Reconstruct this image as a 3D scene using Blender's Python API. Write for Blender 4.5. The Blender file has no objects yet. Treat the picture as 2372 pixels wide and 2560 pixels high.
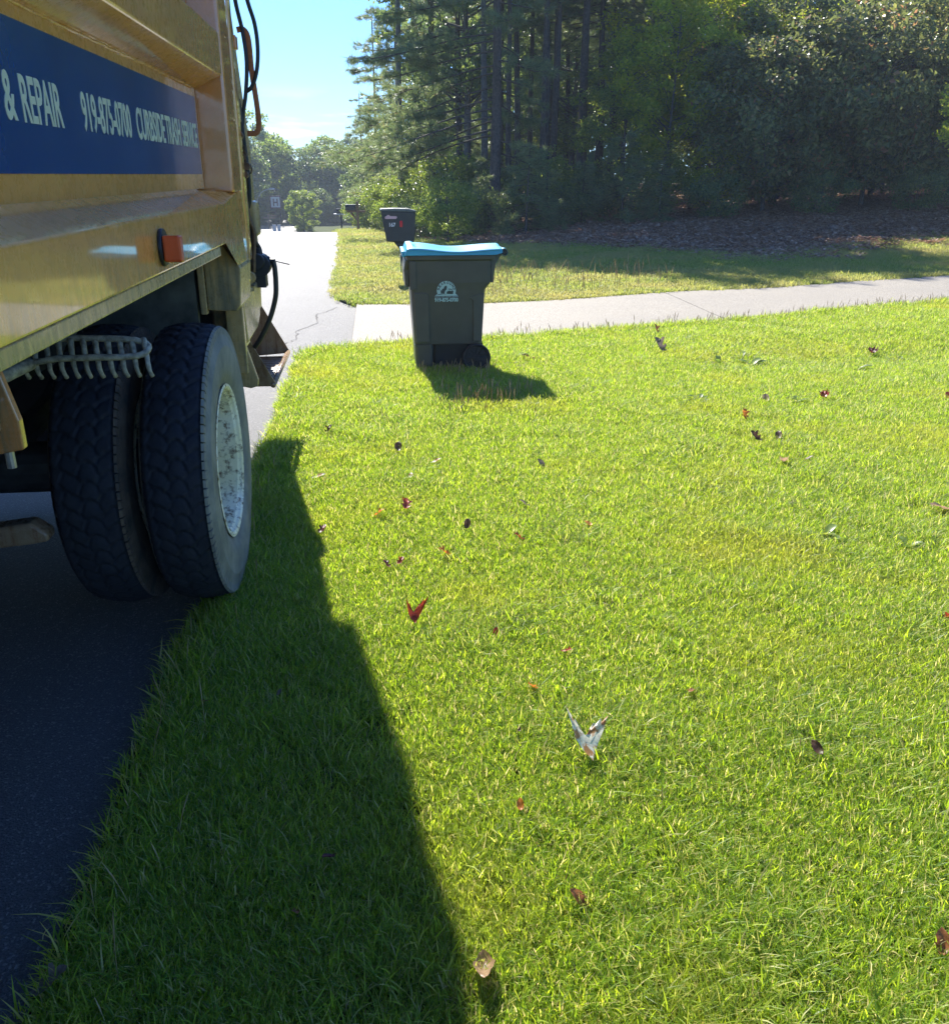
import bpy, bmesh, math, random
import numpy as np
from mathutils import Vector, Matrix, Euler, Quaternion
random.seed(7)
RNG = np.random.default_rng(7)
S = bpy.context.scene
COL = S.collection
# ------------------------------------------------------------------ camera
cam_d = bpy.data.cameras.new("camera")
cam = bpy.data.objects.new("camera", cam_d)
COL.objects.link(cam)
cam.location = (0, 0, 1.6)
cam.rotation_euler = (math.radians(90 - 20.9886), 0, math.radians(-6.0803))
cam_d.sensor_fit = 'HORIZONTAL'
cam_d.sensor_width = 36
cam_d.lens = 36 * 2200 / 2372
cam_d.clip_start = 0.05
cam_d.clip_end = 3000
S.camera = cam
# ------------------------------------------------------------------ sky and sun
SUN_EL = math.radians(39.4)
SUN_AZ = math.radians(11.3)           # to the left of the road direction (+Y)
world = bpy.data.worlds.new("World")
S.world = world
world.use_nodes = True
wn = world.node_tree
wn.nodes.clear()
def wnode(t, **k):
    n = wn.nodes.new(t)
    for a, b in k.items():
        setattr(n, a, b)
    return n
wo = wnode('ShaderNodeOutputWorld')
wb = wnode('ShaderNodeBackground')
sky = wnode('ShaderNodeTexSky', sky_type='NISHITA', sun_disc=False, sun_elevation=SUN_EL,
            sun_rotation=-SUN_AZ, altitude=100, air_density=1.0, dust_density=0.3, ozone_density=3.0)
wb.inputs['Strength'].default_value = 0.108
tint = wnode('ShaderNodeMix', data_type='RGBA', blend_type='MULTIPLY')
tint.inputs['Factor'].default_value = 1.0
tint.inputs['B'].default_value = (0.32, 0.56, 0.95, 1)
wn.links.new(sky.outputs[0], tint.inputs['A'])
# thin low cumulus band near the horizon
tc = wnode('ShaderNodeTexCoord')
sep = wnode('ShaderNodeSeparateXYZ')
wn.links.new(tc.outputs['Generated'], sep.inputs[0])
mp = wnode('ShaderNodeMapping')
mp.inputs['Scale'].default_value = (3.0, 3.0, 24.0)
wn.links.new(tc.outputs['Generated'], mp.inputs[0])
nz = wnode('ShaderNodeTexNoise')
nz.inputs['Scale'].default_value = 3.2
nz.inputs['Detail'].default_value = 6
nz.inputs['Roughness'].default_value = 0.55
wn.links.new(mp.outputs[0], nz.inputs['Vector'])
r1 = wnode('ShaderNodeValToRGB')
r1.color_ramp.elements[0].position = 0.52
r1.color_ramp.elements[1].position = 0.66
wn.links.new(nz.outputs['Fac'], r1.inputs[0])
r2 = wnode('ShaderNodeValToRGB')       # height mask
e = r2.color_ramp.elements
e[0].position = 0.0
e[0].color = (1, 1, 1, 1)
e[1].position = 0.085
e[1].color = (0, 0, 0, 1)
e2 = r2.color_ramp.elements.new(0.05)
e2.color = (1, 1, 1, 1)
wn.links.new(sep.outputs['Z'], r2.inputs[0])
mm = wnode('ShaderNodeMath', operation='MULTIPLY')
wn.links.new(r1.outputs[0], mm.inputs[0])
wn.links.new(r2.outputs[0], mm.inputs[1])
mm2 = wnode('ShaderNodeMath', operation='MULTIPLY')
mm2.inputs[1].default_value = 0.75
wn.links.new(mm.outputs[0], mm2.inputs[0])
mixc = wnode('ShaderNodeMix', data_type='RGBA')
wn.links.new(mm2.outputs[0], mixc.inputs['Factor'])
wn.links.new(tint.outputs['Result'], mixc.inputs['A'])
mixc.inputs['B'].default_value = (5.2, 5.9, 6.6, 1)
wn.links.new(mixc.outputs['Result'], wb.inputs['Color'])
wn.links.new(wb.outputs[0], wo.inputs['Surface'])

sun_d = bpy.data.lights.new("sun", 'SUN')
sun_d.energy = 5.0
sun_d.angle = math.radians(0.53)
sun_d.color = (1.0, 0.95, 0.86)
sun = bpy.data.objects.new("sun", sun_d)
COL.objects.link(sun)
sv = Vector((-math.sin(SUN_AZ) * math.cos(SUN_EL), math.cos(SUN_AZ) * math.cos(SUN_EL), math.sin(SUN_EL)))
sun.rotation_euler = sv.to_track_quat('Z', 'Y').to_euler()
sun.location = (0, 0, 60)
S.view_settings.view_transform = 'Standard'
S.view_settings.look = 'None'
S.view_settings.exposure = 1.35
S.view_settings.gamma = 1.0
S.view_settings.use_curve_mapping = False
S.cycles.max_bounces = 5
S.cycles.diffuse_bounces = 2
S.cycles.glossy_bounces = 2
S.cycles.transmission_bounces = 3
S.cycles.transparent_max_bounces = 6

# ------------------------------------------------------------------ material helpers
class MT:
    def __init__(s, name):
        s.m = bpy.data.materials.new(name)
        s.m.use_nodes = True
        s.t = s.m.node_tree
        s.b = s.t.nodes['Principled BSDF']
        s.o = s.t.nodes['Material Output']
    def n(s, t, **k):
        x = s.t.nodes.new(t)
        for a, b in k.items():
            setattr(x, a, b)
        return x
    def l(s, a, b):
        s.t.links.new(a, b)
    def pos(s, obj=False):
        if obj:
            return s.n('ShaderNodeTexCoord').outputs['Object']
        return s.n('ShaderNodeNewGeometry').outputs['Position']
    def noise(s, scale, detail=4, rough=.55, vec=None, stretch=None, obj=False):
        x = s.n('ShaderNodeTexNoise')
        x.inputs['Scale'].default_value = scale
        x.inputs['Detail'].default_value = detail
        x.inputs['Roughness'].default_value = rough
        v = vec or s.pos(obj)
        if stretch:
            m = s.n('ShaderNodeMapping')
            m.inputs['Scale'].default_value = stretch
            s.l(v, m.inputs[0])
            v = m.outputs[0]
        s.l(v, x.inputs['Vector'])
        return x.outputs['Fac']
    def ramp(s, fac, stops):
        r = s.n('ShaderNodeValToRGB')
        el = r.color_ramp.elements
        while len(el) < len(stops):
            el.new(0.5)
        for i, (p, c) in enumerate(stops):
            el[i].position = p
            el[i].color = (*c, 1) if len(c) == 3 else c
        s.l(fac, r.inputs[0])
        return r.outputs[0]
    def mix(s, f, a, b, mode='MIX'):
        x = s.n('ShaderNodeMix', data_type='RGBA', blend_type=mode)
        for k, v in (('Factor', f), ('A', a), ('B', b)):
            i = x.inputs[k]
            if hasattr(v, 'links') or hasattr(v, 'is_linked'):
                s.l(v, i)
            elif isinstance(v, (int, float)):
                i.default_value = v
            else:
                i.default_value = (*v, 1)
        return x.outputs['Result']
    def bump(s, h, strength=.3, dist=.01, nrm=None):
        x = s.n('ShaderNodeBump')
        x.inputs['Strength'].default_value = strength
        x.inputs['Distance'].default_value = dist
        s.l(h, x.inputs['Height'])
        if nrm:
            s.l(nrm, x.inputs['Normal'])
        s.l(x.outputs[0], s.b.inputs['Normal'])
        return x.outputs[0]
    def base(s, c):
        i = s.b.inputs['Base Color']
        if isinstance(c, tuple):
            i.default_value = (*c, 1)
        else:
            s.l(c, i)
    def set(s, **k):
        for a, b in k.items():
            s.b.inputs[a.replace('_', ' ')].default_value = b
        return s

def BW(v):
    return (v, v, v)

def simple(name, c, rough=.5, metal=0, spec=.5, var=.25, scale=30, bump=.15, coat=0):
    m = MT(name)
    n = m.noise(scale, 5)
    lo = tuple(x * (1 - var) for x in c)
    hi = tuple(min(1, x * (1 + var)) for x in c)
    m.base(m.ramp(n, [(.3, lo), (.7, hi)]))
    m.set(Roughness=rough, Metallic=metal, Specular_IOR_Level=spec, Coat_Weight=coat)
    m.bump(n, bump, .003)
    return m.m

def foliage(name, stops, trans=.5, rough=.5, patch=None, gloss=.5, dim=1.0):
    """leaf material: diffuse + translucent + a little gloss, per-leaf colour variation"""
    m = MT(name)
    g = m.n('ShaderNodeNewGeometry')
    c = m.ramp(g.outputs['Random Per Island'], stops)
    if patch:
        n = m.noise(patch[0], 3)
        f = m.ramp(n, [(patch[2], BW(0)), (patch[3], BW(1))])
        c = m.mix(f, c, patch[1])
    m.base(c)
    m.set(Roughness=rough, Specular_IOR_Level=gloss)
    tr = m.n('ShaderNodeBsdfTranslucent')
    hs = m.n('ShaderNodeHueSaturation')
    hs.inputs['Saturation'].default_value = 1.06
    hs.inputs['Value'].default_value = 1.9
    hs.inputs['Hue'].default_value = .488
    m.l(c, hs.inputs['Color'])
    m.l(hs.outputs[0], tr.inputs['Color'])
    ms = m.n('ShaderNodeMixShader')
    ms.inputs[0].default_value = trans
    m.l(m.b.outputs[0], ms.inputs[1])
    m.l(tr.outputs[0], ms.inputs[2])
    m.l(ms.outputs[0], m.o.inputs['Surface'])
    return m.m

M = {}
# yellow-orange truck enamel, slightly wavy sheet metal, grime near the hem
def paint(name, c, dirt=.35, wavy=1.0, dirtcol=(.16, .14, .07), coat=1.0):
    m = MT(name)
    n1 = m.noise(5, 3)
    n2 = m.noise(34, 5, .65, stretch=(1, 1, .10))
    n3 = m.noise(26, 8, .75)
    col = m.ramp(n1, [(.3, tuple(x * .92 for x in c)), (.7, tuple(min(1, x * 1.05) for x in c))])
    f1 = m.ramp(n2, [(.60, BW(0)), (.85, BW(dirt * .8))])
    f2 = m.ramp(n3, [(.62, BW(0)), (.72, BW(dirt * 1.3))])
    col = m.mix(f1, col, dirtcol)
    col = m.mix(f2, col, tuple(x * .6 for x in dirtcol))
    # road grime splashed up from below: heavier low on the body
    sp_ = m.n('ShaderNodeSeparateXYZ')
    m.l(m.pos(), sp_.inputs[0])
    hgt = m.ramp(sp_.outputs['Z'], [(0, BW(1)), (1, BW(0))])
    mr = m.n('ShaderNodeMapRange')
    mr.inputs['From Min'].default_value = 1.30
    mr.inputs['From Max'].default_value = 1.45
    mr.inputs['To Min'].default_value = .75
    mr.inputs['To Max'].default_value = 0
    m.l(sp_.outputs['Z'], mr.inputs['Value'])
    mu = m.n('ShaderNodeMath', operation='MULTIPLY')
    m.l(mr.outputs[0], mu.inputs[0])
    m.l(m.ramp(n2, [(.42, BW(0)), (.62, BW(1))]), mu.inputs[1])
    col = m.mix(mu.outputs[0], col, dirtcol)
    m.base(col)
    m.l(m.ramp(n3, [(.4, BW(.22)), (.75, BW(.45))]), m.b.inputs['Roughness'])
    m.set(Specular_IOR_Level=.5, Coat_Weight=coat, Coat_Roughness=.045, Coat_IOR=1.65)
    h = m.mix(.02, m.noise(3.2, 1, .4), m.noise(60, 2, .5))
    m.bump(h, .32 * wavy, .02)
    return m.m
M['yellow'] = paint("yellow enamel", (1.0, .44, .085), .09)
M['orange'] = paint("orange enamel", (.74, .28, .06), .3)
M['dirty_yellow'] = paint("grimy yellow enamel", (.54, .36, .15), .9, .6, (.16, .15, .09), .1)
M['rusty'] = paint("rust stained steel", (.30, .20, .11), .9, .6, (.17, .075, .03), .1)
m = MT("blue vinyl")
m.base(m.ramp(m.noise(4, 4), [(.3, (.010, .062, .19)), (.7, (.016, .085, .24))]))
m.set(Roughness=.2, Coat_Weight=.4, Coat_Roughness=.1)
m.bump(m.noise(3.2, 1, .4), .3, .02)
M['blue'] = m.m
M['cream'] = simple("cream vinyl", (.72, .74, .5), .35, var=.04, bump=.02)
M['frame'] = simple("grimy dark chassis paint", (.030, .032, .030), .65, var=.5, scale=14, bump=.5)
M['black'] = simple("black rubber hose", (.018, .018, .02), .42, var=.3)
M['strap'] = simple("faded orange strap webbing", (.42, .14, .05), .8, var=.2, scale=80)
M['chain'] = simple("rusted chain steel", (.16, .10, .06), .55, metal=.6, var=.5)
M['steel'] = simple("worn bare steel", (.36, .35, .31), .4, metal=.7, var=.4)
M['amber'] = simple("amber lens", (.75, .10, .02), .25, var=.08, bump=.02)
M['red_lens'] = simple("red lens", (.55, .02, .02), .2, var=.1, bump=.02)
M['wood_handle'] = simple("yellow green tool handle", (.30, .34, .10), .6, var=.35)
M['rake_metal'] = simple("mud caked rake steel", (.34, .31, .22), .9, var=.5, scale=60, bump=.9)
M['concretey_dust'] = simple("dusty underbody steel", (.10, .10, .075), .9, var=.5, scale=10, bump=.6)

m = MT("tyre tread rubber")
n = m.noise(14, 6, .7)
m.base(m.ramp(n, [(.3, (.016, .017, .022)), (.75, (.034, .036, .042))]))
m.set(Roughness=.72, Specular_IOR_Level=.22)
m.bump(m.noise(160, 4), .25, .002)
M['tread'] = m.m
m = MT("dusty tyre sidewall")
n = m.noise(7, 6, .65)
m.base(m.ramp(n, [(.3, (.12, .12, .10)), (.5, (.20, .195, .155)), (.75, (.31, .29, .225))]))
m.set(Roughness=.8)
m.bump(m.noise(120, 4), .3, .002)
M['sidewall'] = m.m
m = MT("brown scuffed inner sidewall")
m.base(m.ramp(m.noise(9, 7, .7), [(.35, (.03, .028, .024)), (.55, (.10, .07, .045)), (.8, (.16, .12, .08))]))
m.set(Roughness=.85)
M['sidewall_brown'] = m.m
m = MT("chipped white rim paint")
n = m.noise(28, 8, .75)
n2 = m.noise(3.5, 3)
c1 = m.ramp(n2, [(.35, (.80, .70, .40)), (.6, (.88, .84, .70))])
c = m.mix(m.ramp(n, [(.50, BW(0)), (.62, BW(1))]), c1, (.15, .09, .04))
m.base(c)
m.set(Roughness=.5)
m.bump(n, .3, .002)
M['rim'] = m.m

# asphalt
m = MT("weathered asphalt")
p = m.pos()
sp = m.noise(210, 3, .75)
sp2 = m.n('ShaderNodeTexVoronoi')
sp2.inputs['Scale'].default_value = 170
m.l(p, sp2.inputs['Vector'])
big = m.noise(.5, 4)
c = m.ramp(sp, [(.35, (.058, .056, .055)), (.55, (.11, .107, .104)), (.75, (.21, .205, .20))])
c = m.mix(m.ramp(sp2.outputs['Color'], [(.78, BW(0)), (.86, BW(.8))]), c, (.27, .265, .25))
c = m.mix(m.ramp(big, [(.35, BW(0)), (.7, BW(.35))]), c, (.15, .145, .14))
m.base(c)
m.set(Roughness=.62, Specular_IOR_Level=.35)
b1 = m.bump(sp, .9, .006)
b2 = m.n('ShaderNodeBump')
b2.inputs['Strength'].default_value = .9
b2.inputs['Distance'].default_value = .006
m.l(sp2.outputs['Distance'], b2.inputs['Height'])
m.l(b1, b2.inputs['Normal'])
m.l(b2.outputs[0], m.b.inputs['Normal'])
M['asphalt'] = m.m
# driveway concrete
m = MT("broom finished concrete")
sp = m.noise(60, 5, .8)
big = m.noise(.9, 5, .6)
c = m.ramp(sp, [(.36, (.085, .074, .055)), (.5, (.27, .24, .19)), (.66, (.43, .385, .31))])
c = m.mix(m.ramp(big, [(.35, BW(0)), (.75, BW(.45))]), c, (.20, .18, .15))
m.base(c)
m.set(Roughness=.8)
m.bump(sp, .8, .005)
M['concrete'] = m.m
M['joint'] = simple("driveway joint filler", (.05, .045, .04), .9)
# ground sheets
def soil(name, a, b, cc, sc=18):
    m = MT(name)
    n = m.noise(sc, 8, .7)
    n2 = m.noise(.8, 4)
    c = m.ramp(n, [(.3, a), (.5, b), (.72, cc)])
    c = m.mix(m.ramp(n2, [(.4, BW(0)), (.7, BW(.4))]), c, a)
    m.base(c)
    m.set(Roughness=.95, Specular_IOR_Level=.1)
    m.bump(n, 1.0, .03)
    return m.m
M['thatch'] = soil("lawn thatch and soil", (.016, .020, .008), (.05, .06, .018), (.12, .115, .05), 40)
M['farground'] = soil("rough far ground", (.03, .045, .012), (.06, .08, .02), (.09, .10, .04), 6)
M['litter'] = soil("pine straw and dry leaf floor", (.10, .055, .033), (.21, .125, .075), (.34, .225, .14), 22)
# vegetation
M['grass'] = foliage("lawn grass blades",
    [(0, (.09, .17, .025)), (.3, (.18, .29, .03)), (.6, (.29, .41, .036)), (.87, (.39, .47, .055)), (.95, (.46, .42, .15)), (1, (.60, .52, .32))],
    .55, .48, (.9, (.34, .36, .05), .52, .8), .45)
M['grass_far'] = foliage("mown verge grass",
    [(0, (.12, .19, .035)), (.5, (.23, .30, .05)), (1, (.38, .37, .12))], .52, .5, (.7, (.34, .32, .10), .40, .65), .35)
M['straw'] = foliage("dry seed stalks", [(0, (.30, .22, .10)), (1, (.45, .36, .2))], .3)
M['needles'] = foliage("pine needles", [(0, (.09, .14, .055)), (.6, (.16, .22, .08)), (.97, (.26, .29, .12)), (1, (.34, .16, .07))], .42, .4, gloss=.7)
M['leaf_dark'] = foliage("dark broad leaves", [(0, (.07, .11, .04)), (.6, (.12, .18, .05)), (1, (.20, .25, .06))], .45, .38, gloss=.7)
M['leaf_mid'] = foliage("green broad leaves", [(0, (.10, .16, .03)), (.6, (.17, .24, .04)), (1, (.26, .29, .06))], .52, .38, gloss=.7)
M['leaf_light'] = foliage("yellow green backlit leaves", [(0, (.18, .25, .025)), (.6, (.30, .36, .035)), (1, (.42, .42, .06))], .6, .4)  # backlit glow is put into the paler leaf colour
M['leaf_vine'] = foliage("dull vine leaves", [(0, (.07, .09, .035)), (.5, (.13, .16, .05)), (.88, (.22, .24, .07)), (.95, (.30, .25, .10)), (1, (.36, .18, .09))], .42, .42, gloss=.5)
M['dead_leaf_mix'] = foliage("dry brown leaf litter", [(0, (.15, .075, .04)), (.5, (.30, .175, .10)), (1, (.50, .35, .23))], .2, .6)
M['bark'] = simple("ridged pine bark", (.085, .065, .05), .9, var=.5, scale=16, bump=1.0)
M['bark_grey'] = simple("grey hardwood bark", (.12, .11, .095), .9, var=.4, scale=12, bump=1.0)

# ------------------------------------------------------------------ mesh helpers
def wloc(o):
    v = Vector((0, 0, 0))
    while o:
        v += o.location
        o = o.parent
    return v

def link(o, parent=None):
    COL.objects.link(o)
    if parent:
        o.parent = parent
    return o

def from_bm(name, bm, mat, parent=None, smooth=False, bevel=0, seg=2, recalc=True):
    if recalc:
        bmesh.ops.recalc_face_normals(bm, faces=bm.faces[:])
    me = bpy.data.meshes.new(name)
    if parent:
        bmesh.ops.translate(bm, verts=bm.verts[:], vec=-wloc(parent))
    bm.to_mesh(me)
    bm.free()
    me.materials.append(mat)
    if smooth:
        me.shade_smooth()
    o = bpy.data.objects.new(name, me)
    link(o, parent)
    if bevel:
        b = o.modifiers.new("bevel", 'BEVEL')
        b.width = bevel
        b.segments = seg
        b.limit_method = 'ANGLE'
        b.harden_normals = False
    return o

def np_mesh(name, V, Fq, mat, smooth=False):
    """V (n,3); Fq (m,k) all faces with k corners"""
    me = bpy.data.meshes.new(name)
    V = np.asarray(V, np.float32)
    Fq = np.asarray(Fq, np.int32)
    me.vertices.add(len(V))
    me.vertices.foreach_set('co', V.ravel())
    k = Fq.shape[1]
    me.loops.add(Fq.size)
    me.loops.foreach_set('vertex_index', Fq.ravel())
    me.polygons.add(len(Fq))
    me.polygons.foreach_set('loop_start', np.arange(0, Fq.size, k, dtype=np.int32))
    me.polygons.foreach_set('use_smooth', np.full(len(Fq), smooth))
    me.update(calc_edges=True)
    me.validate()
    if mat:
        me.materials.append(mat)
    return me

def obj(name, me, parent=None, loc=None):
    o = bpy.data.objects.new(name, me)
    if loc is not None:
        o.location = loc
    return link(o, parent)

def tag(o, label=None, cat=None, group=None, kind=None):
    if label: o['label'] = label
    if cat: o['category'] = cat
    if group: o['group'] = group
    if kind: o['kind'] = kind
    return o

def thing(name, loc, label, cat, group=None):
    o = bpy.data.objects.new(name, None)
    o.empty_display_size = .2
    o.location = loc
    COL.objects.link(o)
    return tag(o, label, cat, group)

def box(bm, x0, x1, y0, y1, z0, z1):
    v = [bm.verts.new(p) for p in ((x0, y0, z0), (x1, y0, z0), (x1, y1, z0), (x0, y1, z0),
                                   (x0, y0, z1), (x1, y0, z1), (x1, y1, z1), (x0, y1, z1))]
    for f in ((0, 3, 2, 1), (4, 5, 6, 7), (0, 1, 5, 4), (1, 2, 6, 5), (2, 3, 7, 6), (3, 0, 4, 7)):
        bm.faces.new([v[i] for i in f])
    return v

def prism(bm, prof, a0, a1, axis='Y'):
    """closed profile extruded along an axis. axis Y: prof=(x,z); X: prof=(y,z); Z: prof=(x,y)"""
    def P(p, a):
        return {'Y': (p[0], a, p[1]), 'X': (a, p[0], p[1]), 'Z': (p[0], p[1], a)}[axis]
    A = [bm.verts.new(P(p, a0)) for p in prof]
    B = [bm.verts.new(P(p, a1)) for p in prof]
    bm.faces.new(A)
    bm.faces.new(B[::-1])
    n = len(prof)
    for i in range(n):
        bm.faces.new((A[i], B[i], B[(i + 1) % n], A[(i + 1) % n]))

def smooth_path(pts, sub=6):
    P = [Vector(p) for p in pts]
    out = []
    n = len(P)
    for i in range(n - 1):
        p0, p1, p2, p3 = P[max(i - 1, 0)], P[i], P[i + 1], P[min(i + 2, n - 1)]
        for k in range(sub):
            t = k / sub
            out.append(.5 * ((2 * p1) + (-p0 + p2) * t + (2 * p0 - 5 * p1 + 4 * p2 - p3) * t * t + (-p0 + 3 * p1 - 3 * p2 + p3) * t ** 3))
    out.append(P[-1])
    return out

def tube(bm, pts, r, seg=8, closed=False, caps=True, flat=None, jitter=0):
    pts = [Vector(p) for p in pts]
    n = len(pts)
    rr = r if hasattr(r, '__len__') else [r] * n
    rings = []
    prev_a = None
    for i, p in enumerate(pts):
        if closed:
            d = pts[(i + 1) % n] - pts[i - 1]
        else:
            d = pts[min(i + 1, n - 1)] - pts[max(i - 1, 0)]
        d.normalize()
        if prev_a is None:
            a = d.cross(Vector((0, 0, 1)))
            if a.length < .2:
                a = d.cross(Vector((0, 1, 0)))
        else:
            a = prev_a - d * prev_a.dot(d)
        a.normalize()
        prev_a = a
        b = d.cross(a)
        ring = []
        for k in range(seg):
            t = 2 * math.pi * k / seg
            ca, sa = math.cos(t), math.sin(t)
            if flat:
                ca *= flat[0]
                sa *= flat[1]
            q = rr[i] * (1 + random.uniform(-jitter, jitter))
            ring.append(bm.verts.new(p + a * ca * q + b * sa * q))
        rings.append(ring)
    m = n if closed else n - 1
    for i in range(m):
        A, B = rings[i], rings[(i + 1) % n]
        for k in range(seg):
            bm.faces.new((A[k], A[(k + 1) % seg], B[(k + 1) % seg], B[k]))
    if caps and not closed:
        bm.faces.new(rings[0][::-1])
        bm.faces.new(rings[-1])

def cyl(bm, c, r, h, axis='X', seg=20, r2=None):
    c = Vector(c)
    d = {'X': Vector((1, 0, 0)), 'Y': Vector((0, 1, 0)), 'Z': Vector((0, 0, 1))}[axis]
    tube(bm, [c - d * h / 2, c + d * h / 2], [r, r if r2 is None else r2], seg)

def lathe_x(bm, prof, c, seg=48, close=False):
    """prof: list of (x, r) revolved round the X axis through c"""
    rings = []
    for x, r in prof:
        rings.append([bm.verts.new((x, c[0] + r * math.cos(2 * math.pi * k / seg), c[1] + r * math.sin(2 * math.pi * k / seg))) for k in range(seg)])
    n = len(rings)
    for i in range(n if close else n - 1):
        A, B = rings[i], rings[(i + 1) % n]
        for k in range(seg):
            bm.faces.new((A[k], B[k], B[(k + 1) % seg], A[(k + 1) % seg]))

def text_mesh(body, size, mat, name, parent, loc, u, v, xs=1.0, bold=0.0, extrude=.0006, align='LEFT', fitw=None):
    """flat lettering whose baseline runs along u and whose up is v (vectors); world coordinates"""
    cu = bpy.data.curves.new(name, 'FONT')
    cu.body = body
    cu.size = size
    cu.extrude = extrude
    cu.offset = bold
    cu.align_x = align
    cu.resolution_u = 3
    t = bpy.data.objects.new("text_tmp", cu)
    COL.objects.link(t)
    bpy.context.view_layer.update()
    dg = bpy.context.evaluated_depsgraph_get()
    me = bpy.data.meshes.new_from_object(t.evaluated_get(dg))
    bpy.data.objects.remove(t)
    n = len(me.vertices)
    co = np.empty(n * 3, np.float32)
    me.vertices.foreach_get('co', co)
    co = co.reshape(-1, 3)
    mn, mx = co[:, :2].min(0), co[:, :2].max(0)
    if fitw:                      # fit to width and cap height
        sx, sy = fitw[0] / (mx[0] - mn[0]), fitw[1] / (mx[1] - mn[1])
        co[:, 0] = (co[:, 0] - mn[0]) * sx
        co[:, 1] = (co[:, 1] - mn[1]) * sy
    u, v = Vector(u), Vector(v)
    w = u.cross(v)
    R = np.array([u, v, w])
    out = co @ R + np.array(loc) - np.array(wloc(parent))
    me.vertices.foreach_set('co', out.astype(np.float32).ravel())
    me.update()
    me.materials.clear()
    me.materials.append(mat)
    me.name = name
    return obj(name, me, parent)

# ------------------------------------------------------------------ terrain
def sstep(a, b, x):
    t = np.clip((np.asarray(x, float) - a) / (b - a), 0, 1)
    return t * t * (3 - 2 * t)

def T(x, y):
    x = np.asarray(x, float)
    y = np.asarray(y, float)
    u = np.clip(y - 12, 0, 40)
    z = -.000883 * u * u
    z = z - np.clip(y - 52, 0, 70) * .0706 * (1 - .4 * sstep(52, 122, y))
    keep = 1 - .9 * sstep(1.5, 10, x)
    z = z * keep
    z = z + sstep(15, 30, y) * np.clip((x - 1.5) / 14, 0, 1.3) * .85
    z = z - .11 * np.exp(-((y - 7.4 - .12 * x) / .75) ** 2) * sstep(2.4, 4.2, x) * (1 - sstep(12, 20, x))
    # gentle lawn undulation close to the viewer
    z = z + .012 * np.sin(x * 1.7 + .5) * np.sin(y * 1.1) * sstep(-.4, 1, x) * (1 - sstep(12, 16, y))
    return z

def yn(x): return np.interp(x, [-.9, -.78, -.66, -.4, -.2, 1.13, 2.56, 4.7, 7.56, 14, 40], [8.1, 8.35, 8.6, 8.8, 8.86, 9.17, 9.5, 10.25, 11.3, 14, 27])
def yf(x): return np.interp(x, [-.75, -.62, -.5, -.25, .5, 1.5, 3.35, 5.9, 9.6, 16, 40], [13.2, 12.75, 12.2, 11.9, 11.78, 11.82, 12.42, 13.15, 14.45, 17.3, 30])
def ylit(x): return np.interp(x, [-1.6, -.5, .3, 1, 2.7, 5, 7.6, 14, 40], [62, 60, 42, 29, 23.5, 21.5, 18.2, 21, 34])
def xe(y): return np.interp(y, [-5, 8, 12.9, 19, 28, 36, 44, 62], [-.8, -.8, -.62, -.72, -.98, -1.25, -1.65, -2.8])
def wob(t, s=1.0, a=.03):
    return a * (np.sin(t * 7.3 * s) * .5 + np.sin(t * 17.1 * s + 1) * .3 + np.sin(t * 41 * s + 2) * .3)

def grid_sheet(name, X, Y, Z, mat, smooth=True):
    h, w = X.shape
    V = np.stack([X.ravel(), Y.ravel(), Z.ravel()], 1)
    i = np.arange(h * w).reshape(h, w)
    Fq = np.stack([i[:-1, :-1].ravel(), i[:-1, 1:].ravel(), i[1:, 1:].ravel(), i[1:, :-1].ravel()], 1)
    me = np_mesh(name, V, Fq, mat, smooth)
    return obj(name, me)

def nl(a, b, n, p=2.0):
    """non-linear spacing symmetric about 0"""
    t = np.linspace(-1, 1, n)
    s = np.sign(t) * np.abs(t) ** p
    return np.where(s < 0, -s * a, s * b)
gx = nl(-250, 250, 90, 2.4)
gy = nl(-100, 400, 120, 2.4)
gX, gY = np.meshgrid(gx, gy)
tag(grid_sheet("ground", gX, gY, T(gX, np.minimum(gY, 400)) - .09, M['farground']), kind='structure')
# road
ys = np.concatenate([np.linspace(-14, 12, 40), np.linspace(12.5, 62, 80), np.linspace(63, 200, 60)])
ws = np.linspace(0, 1, 14)
rY, rW = np.meshgrid(ys, ws, indexing='ij')
rr_ = xe(rY) + .0
rr_ = np.where((rY > 7.6) & (rY < 13.6), .9, rr_ + .10)
rX = rr_ - rW * (np.where(rr_ > 0, 6.9 + .0, 5.3) - 0) * 1.0
rX = np.where(rY > 62, -2.7 - (rY - 62) * .13 - rW * 5.3, rX)
tag(grid_sheet("road", rX, rY, T(np.minimum(rX, -.5), rY) - .03, M['asphalt']), kind='structure')
# near lawn
us = np.linspace(0, 1, 120)
xs = np.concatenate([np.linspace(-.8, 4, 60), np.linspace(4.2, 30, 60)])
aX, aU = np.meshgrid(xs, us)
aY = -6 + aU * (yn(aX) + 6)
edge = np.clip(1 - (aX + .8) / .25, 0, 1)
aX = aX + edge * .03
aXe = aX + edge * wob(aY, .6, .02)
tag(grid_sheet("lawn", aXe, aY, T(aXe, aY), M['thatch']), kind='structure')
# far lawn between the driveway and the woods
ss = np.concatenate([np.linspace(0, 6, 50), np.linspace(6.3, 36, 40)])
us = np.linspace(0, 1, 90)
bS, bU = np.meshgrid(ss, us)
y0 = yf(bS - .66)
bY = y0 + bU * (ylit(bS - .66) - y0)
bX = xe(bY) + bS
tag(grid_sheet("verge", bX, bY, T(bX, bY), M['thatch']), kind='structure')
# woodland floor
cY = ylit(bS - .66) + bU * (95 - ylit(bS - .66)) - .15
cX = xe(cY) + bS * (1 + bU * 1.2)
tag(grid_sheet("woodland_floor", cX, cY, T(cX, cY) + .004, M['litter']), kind='structure')
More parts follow.
